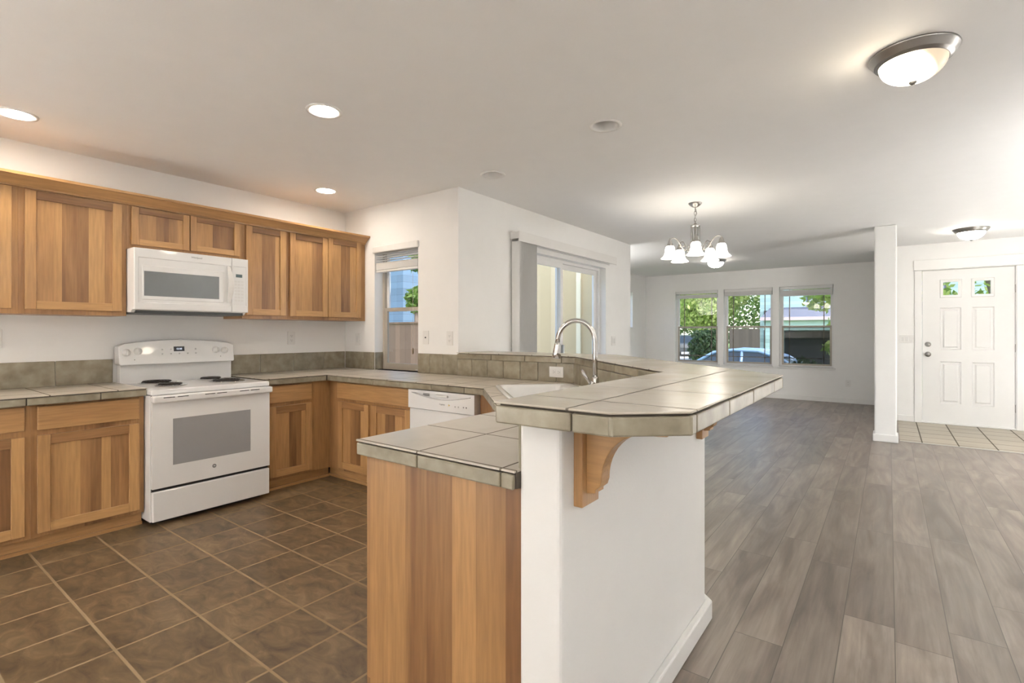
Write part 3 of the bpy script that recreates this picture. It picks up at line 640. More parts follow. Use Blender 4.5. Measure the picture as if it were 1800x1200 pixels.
# main L counter with peninsula; opening for the sink
SA=Vector((-2.08,2.49)); sd_=Vector((1,-1)).normalized(); sn=Vector((1,1)).normalized()
s0,s1,t0,t1=-.06,.86,.078,.600
def SP(s,t): q=SA+sd_*s+sn*t; return (q.x,q.y)
def Lcounter():
    c=thing('countertop',(-2.4,2.6,ZCb),'large tiled countertop running round the corner under the window to the peninsula end','counter')
    out=[(XL,1.968),(-3.80,1.968),(-3.80,2.49),(-2.08,2.49),(-1.42,1.83),(-1.42,1.04),(-.767,1.04),(-.767,2.11),(-1.757,3.10),(XS,3.10),(XS,YK),(KW[1],YK),(KW[1],3.205),(KW[0],3.205),(KW[0],YK),(XL,YK)]
    hole=[SP(s0+.02,t0+.02),SP(s1-.02,t0+.02),SP(s1-.02,t1-.02),SP(s0+.02,t1-.02)]
    def holed(z):
        bm=bmesh.new(); es=[]
        for pl in (out,hole):
            vs=[bm.verts.new((x,y,z)) for x,y in pl]; es+=[bm.edges.new((vs[i],vs[(i+1)%len(vs)])) for i in range(len(vs))]
        bmesh.ops.triangle_fill(bm,use_beauty=True,edges=es); 
        r=bmesh.ops.extrude_face_region(bm,geom=bm.faces[:]); 
        for v in [g for g in r['geom'] if isinstance(g,bmesh.types.BMVert)]: v.co.z-=.005
        return bm
    t=MB(); t.bm(holed(ZC)); t.build('tile_top',TILE_LOW,c)
    core=[(XL,1.972),(-3.812,1.972),(-3.812,2.502),(-2.085,2.502),(-1.408,1.835),(-1.408,1.052),(-.768,1.052),(-.768,2.108),(-1.758,3.099),(XL,3.099)]
    inn=[SP(s0+.02,t0+.02),SP(s1-.02,t0+.02),SP(s1-.02,t1-.02),SP(s0+.02,t1-.02)]
    bm=bmesh.new(); es=[]
    for pl in (core,inn):
        vs=[bm.verts.new((x,y,ZC-.0055)) for x,y in pl]; es+=[bm.edges.new((vs[i],vs[(i+1)%len(vs)])) for i in range(len(vs))]
    bmesh.ops.triangle_fill(bm,use_beauty=True,edges=es); r=bmesh.ops.extrude_face_region(bm,geom=bm.faces[:])
    for v in [g for g in r['geom'] if isinstance(g,bmesh.types.BMVert)]: v.co.z=ZCb+.002
    g=MB(); g.bm(bm); g.build('grout_core',GROUT,c)
    e=MB(); z0,z1=ZCb,ZC-.010
    edge_run(e,(-3.814,1.97),(-3.814,2.49),(1,0),z0,z1,[])
    edge_run(e,(-3.80,2.504),(-2.085,2.504),(0,-1),z0,z1,[.285,.606,.91,1.242,1.55])
    edge_run(e,(-2.082,2.504),(-1.408,1.83),(-1,-1),z0,z1,[.32,.64])
    edge_run(e,(-1.408,1.825),(-1.408,1.04),(-1,0),z0,z1,[.18,.49])
    edge_run(e,(-1.42,1.052),(-.77,1.052),(0,-1),z0,z1,[.291,.607])
    e.build('edge_tiles',TEDGE,c)
Lcounter()
# raised bar
ZT=1.074
IB=[(-.767,.955),(-.767,2.11),(-1.757,3.085),(XS,3.085)]; OB=[(XS,3.50),(-1.62,3.50),(-.33,2.21),(-.33,1.078),(-.462,.962)]
bar_out=IB+OB
def inset_poly(P,d):
    n=len(P); r=[]
    A=sum(P[i][0]*P[(i+1)%n][1]-P[(i+1)%n][0]*P[i][1] for i in range(n)); s=1 if A>0 else -1
    for i in range(n):
        a,b,c_=Vector(P[i-1]),Vector(P[i]),Vector(P[(i+1)%n]); e1=(b-a).normalized(); e2=(c_-b).normalized()
        n1=Vector((-e1.y,e1.x))*s; n2=Vector((-e2.y,e2.x))*s; k=1+n1.dot(n2); q=b+(n1+n2)*(d/max(k,.2)); r.append((q.x,q.y))
    return r
def barcounter():
    core=inset_poly(bar_out,.012); runs=[]; P=bar_out; n=len(P)
    A=sum(P[i][0]*P[(i+1)%n][1]-P[(i+1)%n][0]*P[i][1] for i in range(n)); s=1 if A>0 else -1
    cuts={0:[.155,.465,.775,1.085],1:[.3,.62,.94,1.2],2:[.12,.44,.76],4:[.31,.62,.93],5:[.3,.62,.94,1.26,1.58],6:[.18,.53,.82,1.10],7:[],8:[.10]}
    for i in range(n):
        if i==3: continue
        a,b=Vector(core[i]),Vector(core[(i+1)%n]); e=(b-a).normalized(); nn=Vector((e.y,-e.x))*s
        a2,b2=a-nn*.002-e*.010,b-nn*.002+e*.010
        runs.append((a2,b2,nn,cuts.get(i,[])))
    return counter('bar_countertop','raised tiled bar counter bending round behind the sink, above the peninsula',bar_out,dict(core=core,runs=runs),ZT,ZB,TILE_BAR)
barcounter()
# backsplash tiles
def bsplash(runs,label,z0,z1,loc):
    c=MB()
    for (p,q,n_,cuts,za,zb) in runs: edge_run(c,p,q,n_,za,zb,cuts,th=.008,gap=.002)
    return tag(c.build('backsplash',TEDGE,loc=loc),label,'backsplash')
bsplash([((XL,-.35),(XL,1.19),(1,0),[.3,.61,.92,1.23],ZC,1.05)],'tiled backsplash strip on the wall left of the range',0,0,(XL,.4,ZC))
bsplash([((XL,1.958),(XL,YK-.009),(1,0),[.28,.59,.9],ZC,1.05),((XL+.009,YK),(KW[0],YK),(0,-1),[.3],ZC,1.05),((KW[0],YK+.002),(KW[0],YK+.095),(1,0),[],ZC,1.05)],'tiled backsplash strip in the corner between range and window',0,0,(XL,2.8,ZC))
bsplash([((KW[1]+.002,YK),(XS-.002,YK),(0,-1),[.15,.31],ZC,1.055)],'short tiled backsplash right of the kitchen window',0,0,(-3.1,YK,ZC))
bsplash([((XS+.003,3.10),(-1.762,3.10),(0,-1),[.16,.32,.48,.64,.8,.96],ZC,ZB),((-1.757,3.097),(-.772,2.112),(-1,-1),[.15,.45,.75,1.05],ZC,ZB),((-.766,2.105),(-.766,1.065),(-1,0),[.3,.6,.9],ZC,ZB)],'tiled backsplash below the raised bar behind the sink',0,0,(-1.8,2.8,ZC))
# ------------------------------------------------------------ corbels
def corbel(y,label):
    c=thing('corbel',(-.64,y,.80),label,'bracket','wood brackets under the raised bar')
    mb=MB(); mb.cham(-.64,-.615,y-.045,y+.045,.80,ZB,.002); mb.build('back_plate',WV,c)
    pf=[(-.615,ZB),(-.40,ZB),(-.395,ZB-.012),(-.408,ZB-.022),(-.43,ZB-.024),(-.455,ZB-.025)]
    for k in range(1,12):
        a=math.pi/2*k/12; pf.append((-.455-.118*math.sin(a),ZB-.025-.125*(1-math.cos(a))))
    pf+=[(-.573,ZB-.152),(-.578,ZB-.168),(-.590,ZB-.178),(-.590,ZB-.186),(-.615,ZB-.190)]
    Mx=Matrix(((1,0,0),(0,0,1),(0,1,0))); mb=MB(); mb.prismM(pf,y-.024,y+.024,Mx); mb.build('bracket_arm',WX,c,bevel=.002)
corbel(1.165,'curved wood bracket under the near end of the raised bar')
corbel(2.18,'curved wood bracket at the far corner of the peninsula wall')
# ------------------------------------------------------------ sink and faucet
def sink():
    c=thing('kitchen_sink',(SP(.4,.34)[0],SP(.4,.34)[1],ZC),'white drop-in kitchen sink set diagonally in the corner counter','sink')
    cx,cy=SP((s0+s1)/2,(t0+t1)/2); Rm=Matrix(((sd_.x,sn.x,0),(sd_.y,sn.y,0),(0,0,1)))
    hw,hd=(s1-s0)/2,(t1-t0)/2
    def rr(w,d,off,r,z,n=6):
        out=[]
        for sx,sy,a0 in ((1,1,0),(-1,1,90),(-1,-1,180),(1,-1,270)):
            for k in range(n+1):
                a=R(a0+90*k/n); out.append((sx*(w-r)+r*math.cos(a),off+sy*(d-r)+r*math.sin(a),z))
        return out
    L_=[rr(hw,hd,0,.05,.001),rr(hw,hd,0,.05,.010),rr(hw-.008,hd-.008,0,.045,.015),rr(hw-.022,hd-.022,0,.04,.015),
        rr(hw-.035,hd-.062,-.035,.05,.012),rr(hw-.045,hd-.072,-.035,.05,-.005),rr(hw-.065,hd-.092,-.035,.06,-.17),rr(hw-.12,hd-.14,-.035,.05,-.185)]
    v=[];f=[];n=len(L_[0])
    for l in L_:
        for p in l: q=Rm@Vector(p); v.append((cx+q.x,cy+q.y,ZC+q.z))
    for j in range(len(L_)-1):
        for i in range(n): k=(i+1)%n; f.append((j*n+i,j*n+k,(j+1)*n+k,(j+1)*n+i))
    f.append([(len(L_)-1)*n+i for i in range(n)])
    mb=MB(); mb.add(v,f,0,True); mb.build('basin',PORC,c)
    mb=MB(); q=Rm@Vector((0,-.035,0)); mb.lathe([(.0,-.004),(.03,-.004),(.045,.002),(.045,0.0),(.0,-.006)],(cx+q.x,cy+q.y,ZC-.182),20); mb.build('drain',CHROME,c)
sink()
def faucet():
    s_,t_=.52,.560; bx,by=SP(s_,t_); bx+=.012; by+=.005; z0=ZC+.015
    c=thing('kitchen_faucet',(bx,by,z0),'chrome gooseneck pull-down faucet behind the sink','faucet')
    dr=Vector((-1,-1)).normalized(); 
    dr=Vector((-.92,-.40)).normalized()
    mb=MB(); mb.lathe([(0,0),(.030,0),(.030,.008),(.024,.014),(.022,.05),(.020,.085),(.016,.095),(0,.096)],(bx,by,z0),24); mb.build('base',CHROME,c)
    pts=[(bx,by,z0+.09),(bx,by,z0+.20),(bx,by,z0+.285)]; rad=.105
    for k in range(1,15):
        a=math.pi*k/15*1.08; h=rad*(1-math.cos(a)); pts.append((bx+dr.x*h,by+dr.y*h,z0+.285+rad*math.sin(a)*1.15))
    e=Vector(pts[-1]); pd=(e-Vector(pts[-2])).normalized()
    mb=MB(); mb.tube(pts,.0135,16); mb.build('spout',CHROME,c)
    mb=MB(); mb.tube([e-pd*.004,e+pd*.012,e+pd*.05,e+pd*.085,e+pd*.09],[.0145,.017,.023,.026,.022],16); mb.build('spray_head',CHROME,c)
    mb=MB(); hd=Vector((-.25,-.97)).normalized(); p=Vector((bx,by,z0+.055))
    mb.tube([p+Vector((hd.x*.015,hd.y*.015,0)),p+Vector((hd.x*.042,hd.y*.042,.004))],[.016,.014],12)
    mb.tube([p+Vector((hd.x*.035,hd.y*.035,.0)),p+Vector((hd.x*.045-.012,hd.y*.05,.03)),p+Vector((hd.x*.05-.03,hd.y*.06,.062)),p+Vector((hd.x*.05-.04,hd.y*.06,.078))],[.009,.0085,.009,.007],10)
    mb.build('lever_handle',CHROME,c)
faucet()

# ------------------------------------------------------------ text helper
def text(s,size,M,mat,parent,name='lettering',align='CENTER'):
    cu=bpy.data.curves.new('t','FONT'); cu.body=s; cu.size=size; cu.align_x=align; cu.align_y='CENTER'; cu.extrude=.0003
    o=bpy.data.objects.new('t',cu); C.objects.link(o); bpy.context.view_layer.update()
    me=bpy.data.meshes.new_from_object(o.evaluated_get(bpy.context.evaluated_depsgraph_get())); bpy.data.objects.remove(o)
    mb=MB(); mb.add([M@v.co for v in me.vertices],[list(p.vertices) for p in me.polygons]); return mb.build(name,mat,parent)
def MX(x,y,z): # text on a +x facing surface, reading along +y
    return Matrix(((0,0,1,x),(1,0,0,y),(0,1,0,z),(0,0,0,1)))
def MYn(x,y,z): # text on a -y facing surface, reading along +x
    return Matrix(((1,0,0,x),(0,0,-1,y),(0,1,0,z),(0,0,0,1)))
INK=plain('grey_lettering',(.18,.18,.18),.5); PALE=plain('pale_marking',(.55,.55,.55),.5)
# ------------------------------------------------------------ range
def rangeo():
    y0,y1=1.2045,1.964; c=thing('electric_range',(-4.05,(y0+y1)/2,0),'white freestanding electric range with four coil burners','stove')
    mb=MB(); mb.cham(-4.395,-3.765,y0,y1,.03,.835,.004); mb.box(-4.3,-3.82,y0+.03,y1-.03,0,.03,1); mb.build('body',[ENAM,DARK],c)
    # cooktop
    mb=MB(); mb.cham(-4.395,-3.735,y0-.001,y1+.001,.838,.874,.008); ct=mb.build('cooktop',ENAM,c)
    # burners
    def burner(x,y,r):
        b=MB(); b.lathe([(0,.876),(r+.012,.876),(r+.018,.8785),(r+.012,.881),(r-.01,.879),(0,.877)],(x,y,0),32); dp=b.build('drip_pan',CHROME,c)
        q=MB(); pts=[]
        turns=4; 
        for k in range(turns*28): a=2*math.pi*k/28; rr=.018+(r-.022)*k/(turns*28); pts.append((x+rr*math.cos(a),y+rr*math.sin(a),.888))
        q.tube(pts,.0052,8); 
        for a in (0,2.09,4.19): q.box(x-.002,x+.002,y-.002,y+.002,.88,.888) if a==0 else None
        for a in (.4,2.5,4.6): 
            q.tube([(x,y,.884),(x+(r)*math.cos(a),y+(r)*math.sin(a),.884)],.003,6)
        q.build('burner_coil',COIL,c)
    burner(-4.235,1.405,.098); burner(-3.965,1.395,.076); burner(-4.235,1.765,.076); burner(-3.965,1.765,.098)
    # backguard: lower splash and arched control panel
    mb=MB(); mb.cham(-4.395,-4.335,y0+.004,y1-.004,.868,1.02,.004); mb.build('backguard',ENAM,c)
    n=20; poly=[]
    for k in range(n+1):
        t_=k/n; yy=y0-.012+(y1-y0+.010)*t_; poly.append((yy,1.152+.034*(1-(2*t_-1)**2)-(.012 if k in (0,n) else 0)))
    poly=[(y1-.004,1.015),(y0-.008,1.015)]+poly; poly=[(y0-.002,1.008),(y0-.012,1.018)]+poly[2:]+[(y1-.002,1.018),(y1-.010,1.008)]
    Mp=Matrix(((0,0,1),(1,0,0),(0,1,0)))
    bm=bmesh.new(); vs=[]
    def px(z,front): # front face leans back
        return (-4.285-.03*(z-1.0)/.19) if front else -4.395
    f1=[bm.verts.new((px(z,1),y,z)) for y,z in poly]; f0=[bm.verts.new((px(z,0),y,z)) for y,z in poly]
    bm.faces.new(f1); bm.faces.new(f0[::-1]); m=len(poly)
    for i in range(m): bm.faces.new((f1[i],f0[i],f0[(i+1)%m],f1[(i+1)%m]))
    mb=MB(); mb.bm(bm); cp=mb.build('control_panel',ENAM,c,bevel=.006,seg=3)
    def onp(z): return -4.285-.03*(z-1.0)/.19
    for y,z in ((1.235,1.098),(1.305,1.105),(1.825,1.103),(1.890,1.098)):
        k=MB(); Mk=Matrix.Rotation(R(90-9),3,'Y'); k.lathe([(0,0),(.026,0),(.025,.006),(.021,.008),(.020,.020),(0,.022)],(onp(z),y,z),24,M=Mk)
        k.cham(onp(z)+.010,onp(z)+.030,y-.004,y+.004,z-.02,z+.02,.003); k.build('control_knob',PLASW,cp)
    k=MB(); k.rings((onp(1.07)+.0008,0,0),(0,1,0),(-.155,0,1),(1,0,0),[(1.43,1.71,1.063-.0,1.135,0),(1.432,1.708,1.065,1.133,.0006)]); k.v=[(onp(z)+.001,y,z) for x,y,z in k.v]; k.build('touch_panel',plain('touch_panel_print',(.74,.74,.735),.3),cp)
    k=MB(); k.add([(onp(z)+.002,y,z) for y,z in ((1.530,1.098),(1.602,1.098),(1.602,1.134),(1.530,1.134))],[(0,1,2,3)]); k.build('clock_display',plain('display_black',(.01,.01,.02),.15),cp)
    Mt=Matrix(((0,-.155,1,onp(1.116)+.003),(1,0,0,1.566),(0,1,0,1.116),(0,0,0,1)))
    text('12:50',.017,Mt,emis('clock_digits',(.75,.85,1),.5,(.3,.3,.35)),cp,'clock_digits')
    k=MB()
    for i in range(5):
        for j in range(2):
            if 1<i<4 and j==1: continue
            yy=1.455+i*.056; zz=1.082+j*.032; k.lathe([(0,0),(.006,0),(.006,.0006),(0,.0007)],(onp(zz)+.002,yy,zz),12,M=Matrix.Rotation(R(90),3,'Y'))
    build_each(k,'touch_key',PALE,cp)
    k=MB()
    for y,z in ((1.282,1.045),(1.858,1.05)): k.lathe([(0,0),(.003,0),(0,.002)],(onp(z)+.002,y,z),8,M=Matrix.Rotation(R(90),3,'Y'))
    build_each(k,'indicator_dot',DARK,cp)
    # oven door
    g=MB(); g.box(-3.767,-3.748,y0+.006,y1-.006,.205,.84); g.build('door_gap',DARK,c)
    mb=MB(); X0=-3.755; a0,a1,c0,c1=y0+.003,y1-.003,.245,.825
    wa0,wa1,wc0,wc1=1.322,1.820,.380,.680
    for q in ((a0,wa0,c0,c1),(wa1,a1,c0,c1),(wa0,wa1,c0,wc0),(wa0,wa1,wc1,c1)): mb.box(X0,-3.728,*q)
    dr=mb.build('oven_door',ENAM,c,bevel=0)
    g=MB(); g.box(X0,-3.7285,wa0,wa1,wc0,wc1); g.build('oven_window',OVG,dr)
    h=MB(); h.cham(-3.745,-3.690,y0-.004,y1+.004,.793,.838,.010); hh=h.build('door_handle',ENAM,dr)
    h=MB()
    for t_ in (.11,.215,.43,.53,.73,.83):
        yy=y0+(y1-y0)*t_; h.box(-3.6905,-3.6892,yy-.032,yy+.032,.822,.827)
    build_each(h,'vent_slot',DARK,hh)
    e=MB(); Mk=Matrix.Rotation(R(90),3,'Y'); e.lathe([(0,0),(.013,0),(.013,.0015),(.0105,.002),(.0105,.0012),(0,.0012)],(-3.7279,1.573,.322),24,M=Mk); e.build('emblem',plain('emblem_grey',(.2,.2,.2),.3,metal=.5),dr)
    text('GE',.011,MX(-3.7262,1.573,.322),PLASW,dr,'emblem_lettering')
    mb=MB(); mb.cham(-3.76,-3.728,y0+.003,y1-.003,.035,.225,.006); mb.build('storage_drawer',ENAM,c)
rangeo()
# ------------------------------------------------------------ microwave
def micro():
    y0,y1,z0,z1=1.181,1.917,1.392,1.799; xf=-3.963
    c=thing('microwave',(-4.2,(y0+y1)/2,z0),'white over-the-range microwave mounted under the short cabinet','microwave')
    mb=MB(); mb.prismM([(XL+.01,z0-.0),(-4.03,z0-.02),(xf-.04,z0),(xf-.028,z0+.002),(xf-.028,z1),(XL+.01,z1)],y0,y1,Matrix(((1,0,0),(0,0,1),(0,1,0)))); mb.build('body',ENAM,c)
    mb=MB(); mb.box(-4.38,xf-.045,y0+.02,y1-.02,z0-.024,z0-.002); mb.build('vent_grille',DKGRAY,c)
    ys=1.795
    mb=MB(); lo=[(y0,ys-.001,z0,z1,-.028),(y0,ys-.001,z0,z1,-.004),(y0+.004,ys-.003,z0+.004,z1-.004,0),(y0+.022,ys-.006,z0+.045,z1-.06,0),(y0+.026,ys-.01,z0+.049,z1-.064,-.005),(y0+.045,ys-.05,z0+.062,z1-.085,-.005),(y0+.05,ys-.055,z0+.066,z1-.09,-.002),(1.237,1.707,1.484,1.649,-.002)]
    lo[-2]=(y0+.048,1.735,z0+.07,z1-.115,-.002); lo[-3]=(y0+.044,1.740,z0+.066,z1-.11,-.005)
    mb.rings((xf,0,0),(0,1,0),(0,0,1),(1,0,0),lo,cap=False); dr=mb.build('microwave_door',ENAM,c)
    g=MB(); g.box(xf-.012,xf-.003,1.237,1.707,1.484,1.649); g.build('door_window',MWG,dr)
    h=MB(); pts=[]
    for k in range(13):
        t_=k/12; z=1.735-.275*t_; pts.append((xf+.006+.042*math.sin(math.pi*min(1,max(0,t_))),1.768+.004*t_,z))
    vs=[];ff=[]
    for k,p in enumerate(pts):
        w=.009+.011*math.sin(math.pi*k/12)
        for dx,dy in ((-.008,-w),(.006,-w),(.006,w),(-.008,w)): vs.append((p[0]+dx,p[1]+dy,p[2]))
    for k in range(12):
        for i in range(4): j=(i+1)%4; ff.append((k*4+i,k*4+j,k*4+4+j,k*4+4+i))
    ff+=[(0,1,2,3),(48,51,50,49)]
    h.add(vs,ff,0,False); h.build('door_handle',PLASW,dr,bevel=.004)
    text('Whirlpool',.017,MX(xf+.0012,1.555,1.771),INK,dr)
    mb=MB(); lo=[(ys+.001,y1,z0,z1,-.028),(ys+.001,y1,z0,z1,-.004),(ys+.004,y1-.003,z0+.004,z1-.004,0),(ys+.012,y1-.014,z0+.05,z1-.06,0),(ys+.014,y1-.016,z0+.052,z1-.062,-.002)]
    mb.rings((xf,0,0),(0,1,0),(0,0,1),(1,0,0),lo); cp=mb.build('control_panel',ENAM,c)
    g=MB(); g.box(xf-.002,xf-.0005,1.826,1.872,1.657,1.680); g.build('display',plain('display_teal',(.10,.15,.16),.2),cp)
    g=MB()
    for i in range(3):
        for j in range(7): g.box(xf-.002,xf-.0012,1.818+i*.024,1.834+i*.024,1.475+j*.024,1.4755+j*.024+.012)
    build_each(g,'keypad_button',plain('keypad_print',(.70,.695,.68),.4),cp)
micro()
# ------------------------------------------------------------ dishwasher
def dishw():
    x0,x1=-2.797,-2.165; yf=2.497; c=thing('dishwasher',((x0+x1)/2,2.8,0),'white built-in dishwasher under the counter behind the peninsula','dishwasher')
    mb=MB(); mb.box(x0,x1,yf+.03,3.05,.09,.828); mb.box(x0+.01,x1-.01,yf+.07,3.05,0,.09,1); mb.build('body',[PLASW,DARK],c)
    mb=MB(); mb.cham(x0+.002,x1-.002,yf+.012,yf+.035,.10,.693,.004); mb.build('door_panel',ENAM,c)
    # control panel with scooped handle recess
    n=24; xa,xb=x0+.03,x1-.03; zt=.812
    vs=[];ff=[]; 
    low=[]; 
    for k in range(n+1):
        t_=k/n; low.append((xa+(xb-xa)*t_, zt-.003-.036*math.sin(math.pi*t_)))
    mb=MB(); z0,z1=.699,.830
    # front face below the recess + above
    V_=[(x0,yf,z0),(x1,yf,z0)]
    for k in range(n):
        a,b=low[k],low[k+1]
        mb.add([(a[0],yf,z0),(b[0],yf,z0),(b[0],yf,b[1]),(a[0],yf,a[1])],[(0,1,2,3)])
        mb.add([(a[0],yf,a[1]),(b[0],yf,b[1]),(b[0],yf+.022,b[1]+.004),(a[0],yf+.022,a[1]+.004)],[(0,1,2,3)])
        mb.add([(a[0],yf+.022,a[1]+.004),(b[0],yf+.022,b[1]+.004),(b[0],yf+.022,zt+.001),(a[0],yf+.022,zt+.001)],[(0,1,2,3)])
        mb.add([(a[0],yf,zt),(b[0],yf,zt),(b[0],yf+.022,zt+.001),(a[0],yf+.022,zt+.001)],[(0,1,2,3)])
        mb.add([(a[0],yf,zt),(b[0],yf,zt),(b[0],yf,z1),(a[0],yf,z1)],[(0,1,2,3)])
    for q0,q1 in ((x0,xa),(xb,x1)): mb.add([(q0,yf,z0),(q1,yf,z0),(q1,yf,z1),(q0,yf,z1)],[(0,1,2,3)])
    mb.add([(x0,yf,z1),(x1,yf,z1),(x1,yf+.035,z1),(x0,yf+.035,z1),(x0,yf,z0),(x1,yf,z0),(x1,yf+.035,z0),(x0,yf+.035,z0)],[(0,1,2,3),(4,5,6,7),(0,3,7,4),(1,2,6,5)])
    cp=mb.build('control_panel',ENAM,c)
    g=MB(); g.cham(-2.525,-2.415,yf+.003,yf+.02,.792,.808,.004); g.build('latch_handle',PLASW,cp)
    g=MB()
    for i in range(4): g.box(-2.665+i*.0,-2.60,yf+.020,yf+.0215,.790+i*.005,.7925+i*.005)
    build_each(g,'vent_slot',DKGRAY,cp)
    text('Frigidaire',.014,MYn(-2.455,yf-.0012,.746),INK,cp)
    g=MB(); Mn=Matrix.Rotation(R(90),3,'X'); g.lathe([(0,0),(.009,0),(0,.001)],(-2.392,yf-.0003,.745),3,M=Mn); g.build('energy_mark',plain('amber_mark',(.75,.55,.12),.4),cp)
    g=MB()
    for x in (-2.335,-2.305): g.lathe([(0,0),(.005,0),(0,.001)],(x,yf-.0003,.74),12,M=Mn)
    build_each(g,'button',PALE,cp)
    g=MB()
    for x in (-2.26,-2.235): g.lathe([(0,0),(.005,0),(0,.001)],(x,yf-.0003,.742),12,M=Mn)
    build_each(g,'indicator_light',INK,cp)
dishw()

# ------------------------------------------------------------ outlets and switches
def plate(o,u,n,w,h,label,cat,kind,group=None):
    """o centre on wall; u horizontal dir; n out of wall"""
    name={'outlet':'wall_outlet','switch':'light_switch','jack':'cable_jack','stat':'thermostat'}[kind[:4] if kind[:4]=='jack' or kind[:4]=='stat' else kind.split('_')[0]]
    c=thing(name,o,label,cat,group); o=Vector(o); u=Vector(u); n=Vector(n); v=Vector((0,0,1))
    mb=MB(); obox(mb,o,u,v,n,-w/2,w/2,-h/2,h/2,0,.006,0,.002); mb.build('cover_plate',PLASW,c)
    if kind.startswith('outlet'):
        hor='h' in kind.split('_')[1:]
        g=MB(); s=MB()
        for k in (-1,1):
            du,dv=(k*.02,0) if hor else (0,k*.02)
            a=.014 if hor else .017; b=.017 if hor else .014
            obox(g,o,u,v,n,du-a,du+a,dv-b,dv+b,.005,.0075,0,.002)
            for q in (-1,1):
                cu,cv=(du-.002,q*.0065) if hor else (du+q*.0065,dv+.002)
                obox(s,o,u,v,n,cu-(.004 if hor else .0011),cu+(.004 if hor else .0011),cv-(.0011 if hor else .004),cv+(.0011 if hor else .004),.0072,.0078,0,.0002)
            cu,cv=(du+.008,0) if hor else (du,dv-.008); obox(s,o,u,v,n,cu-.002,cu+.002,cv-.002,cv+.002,.0072,.0078,0,.0002)
        build_each(g,'receptacle',PLASW,c); s.build('slots',DARK,c)
    elif kind.startswith('switch'):
        k=int(kind.split('_')[1]); g=MB()
        for i in range(k):
            du=(i-(k-1)/2)*.046; obox(g,o,u,v,n,du-.016,du+.016,-.033,.033,.005,.009,0,.002)
        build_each(g,'rocker',plain('rocker_white',(.72,.715,.70),.4),c)
    else:
        g=MB(); obox(g,o,u,v,n,-.006,.006,-.006,.006,.005,.012,0,.002); g.build('jack',DARK,c)
    return c
plate((XL,2.529,1.188),(0,1,0),(1,0,0),.072,.118,'white outlet on the wall above the counter, right of the range','outlet','outlet_v')
plate((XL,.595,1.20),(0,1,0),(1,0,0),.072,.118,'white outlet on the range wall cut by the left picture edge','outlet','outlet_v')
plate((-4.215,YK,1.175),(1,0,0),(0,-1,0),.072,.118,'white switch plate on the short wall left of the kitchen window','switch','switch_1')
plate((-3.251,YK,1.195),(1,0,0),(0,-1,0),.072,.118,'white cable jack plate right of the kitchen window','jack','jack')
plate((-2.964,YK,1.19),(1,0,0),(0,-1,0),.072,.118,'white outlet near the wall corner above the bar end','outlet','outlet_v')
plate((-1.905,3.092,.957),(1,0,0),(0,-1,0),.118,.076,'white sideways outlet in the tiled backsplash behind the sink','outlet','outlet_h')
plate((XS,6.06,1.13),(0,1,0),(1,0,0),.12,.12,'white double switch plate right of the sliding door','switch','switch_2')
plate((.20,YE,1.150),(1,0,0),(0,-1,0),.165,.11,'white triple switch plate left of the front door','switch','switch_3')
plate((-.573,YF,.345),(1,0,0),(0,-1,0),.075,.118,'white outlet low on the far wall beside the column','outlet','outlet_v')

# ------------------------------------------------------------ lamps and added fill lights
def dome_mat(name,L0,hot):
    m,t,b,L=nm(name); tc=N(t,'TexCoord'); ds=N(t,'VectorMath',operation='DISTANCE'); ds.inputs[1].default_value=hot
    L(tc.outputs['Object'],ds.inputs[0]); r=N(t,'MapRange'); r.interpolation_type='SMOOTHSTEP'
    r.inputs['From Min'].default_value=.03; r.inputs['From Max'].default_value=.135; r.inputs['To Min'].default_value=L0; r.inputs['To Max'].default_value=.12; L(ds.outputs['Value'],r.inputs[0])
    b.inputs['Base Color'].default_value=(.85,.72,.52,1); b.inputs['Emission Color'].default_value=(1,.86,.66,1); L(r.outputs[0],b.inputs['Emission Strength']); b.inputs['Roughness'].default_value=.3; return m
def can_light(x,y,lit,label):
    c=thing('recessed_light',(x,y,H),label,'ceiling light','recessed lights in the ceiling')
    mb=MB(); mb.lathe([(CR-.002,.001),(CR+.018,-.001),(CR+.016,-.005),(CR-.004,-.004)] ,(x,y,H),40,smooth=True); 
    mb=MB(); mb.shell([(CR+.018,0),(CR+.016,-.005),(CR-.003,-.004),(CR-.003,.0)],(x,y,H),40); mb.build('trim_ring',PLASW,c)
    mb=MB(); rib=[(CR-.003,-.001)]
    dep=.03 if lit else .10
    k=10
    for i in range(k): rib+= [(CR-.004-.018*i/k,dep*i/k),(CR-.006-.018*i/k,dep*(i+.5)/k)]
    rib.append((CR-.022,dep)); mb.shell(rib,(x,y,H),40); mb.build('baffle',PLASW,c)
    mb=MB(); 
    if lit:
        mb.lathe([(0,-.002),(CR-.004,.0005),(CR-.006,.006),(0,.008)],(x,y,H),40); mb.build('lamp_lens',emis('can_lens_lit',(1,.88,.74),CAN_L),c)
    else:
        mb.lathe([(0,.045),(.03,.05),(.048,.07),(.052,.098),(0,.099)],(x,y,H),32); mb.build('bulb',plain('unlit_bulb',(.85,.85,.83),.2),c)
for (x,y,l),t_ in zip(CANS,('lit recessed ceiling light cut by the left picture edge','lit recessed ceiling light above the middle of the kitchen floor','lit recessed ceiling light in front of the cabinets near the kitchen corner','unlit recessed ceiling light above the bar, the nearer of the unlit pair','unlit recessed ceiling light by the wall corner, the farther of the unlit pair')): can_light(x,y,l,t_)
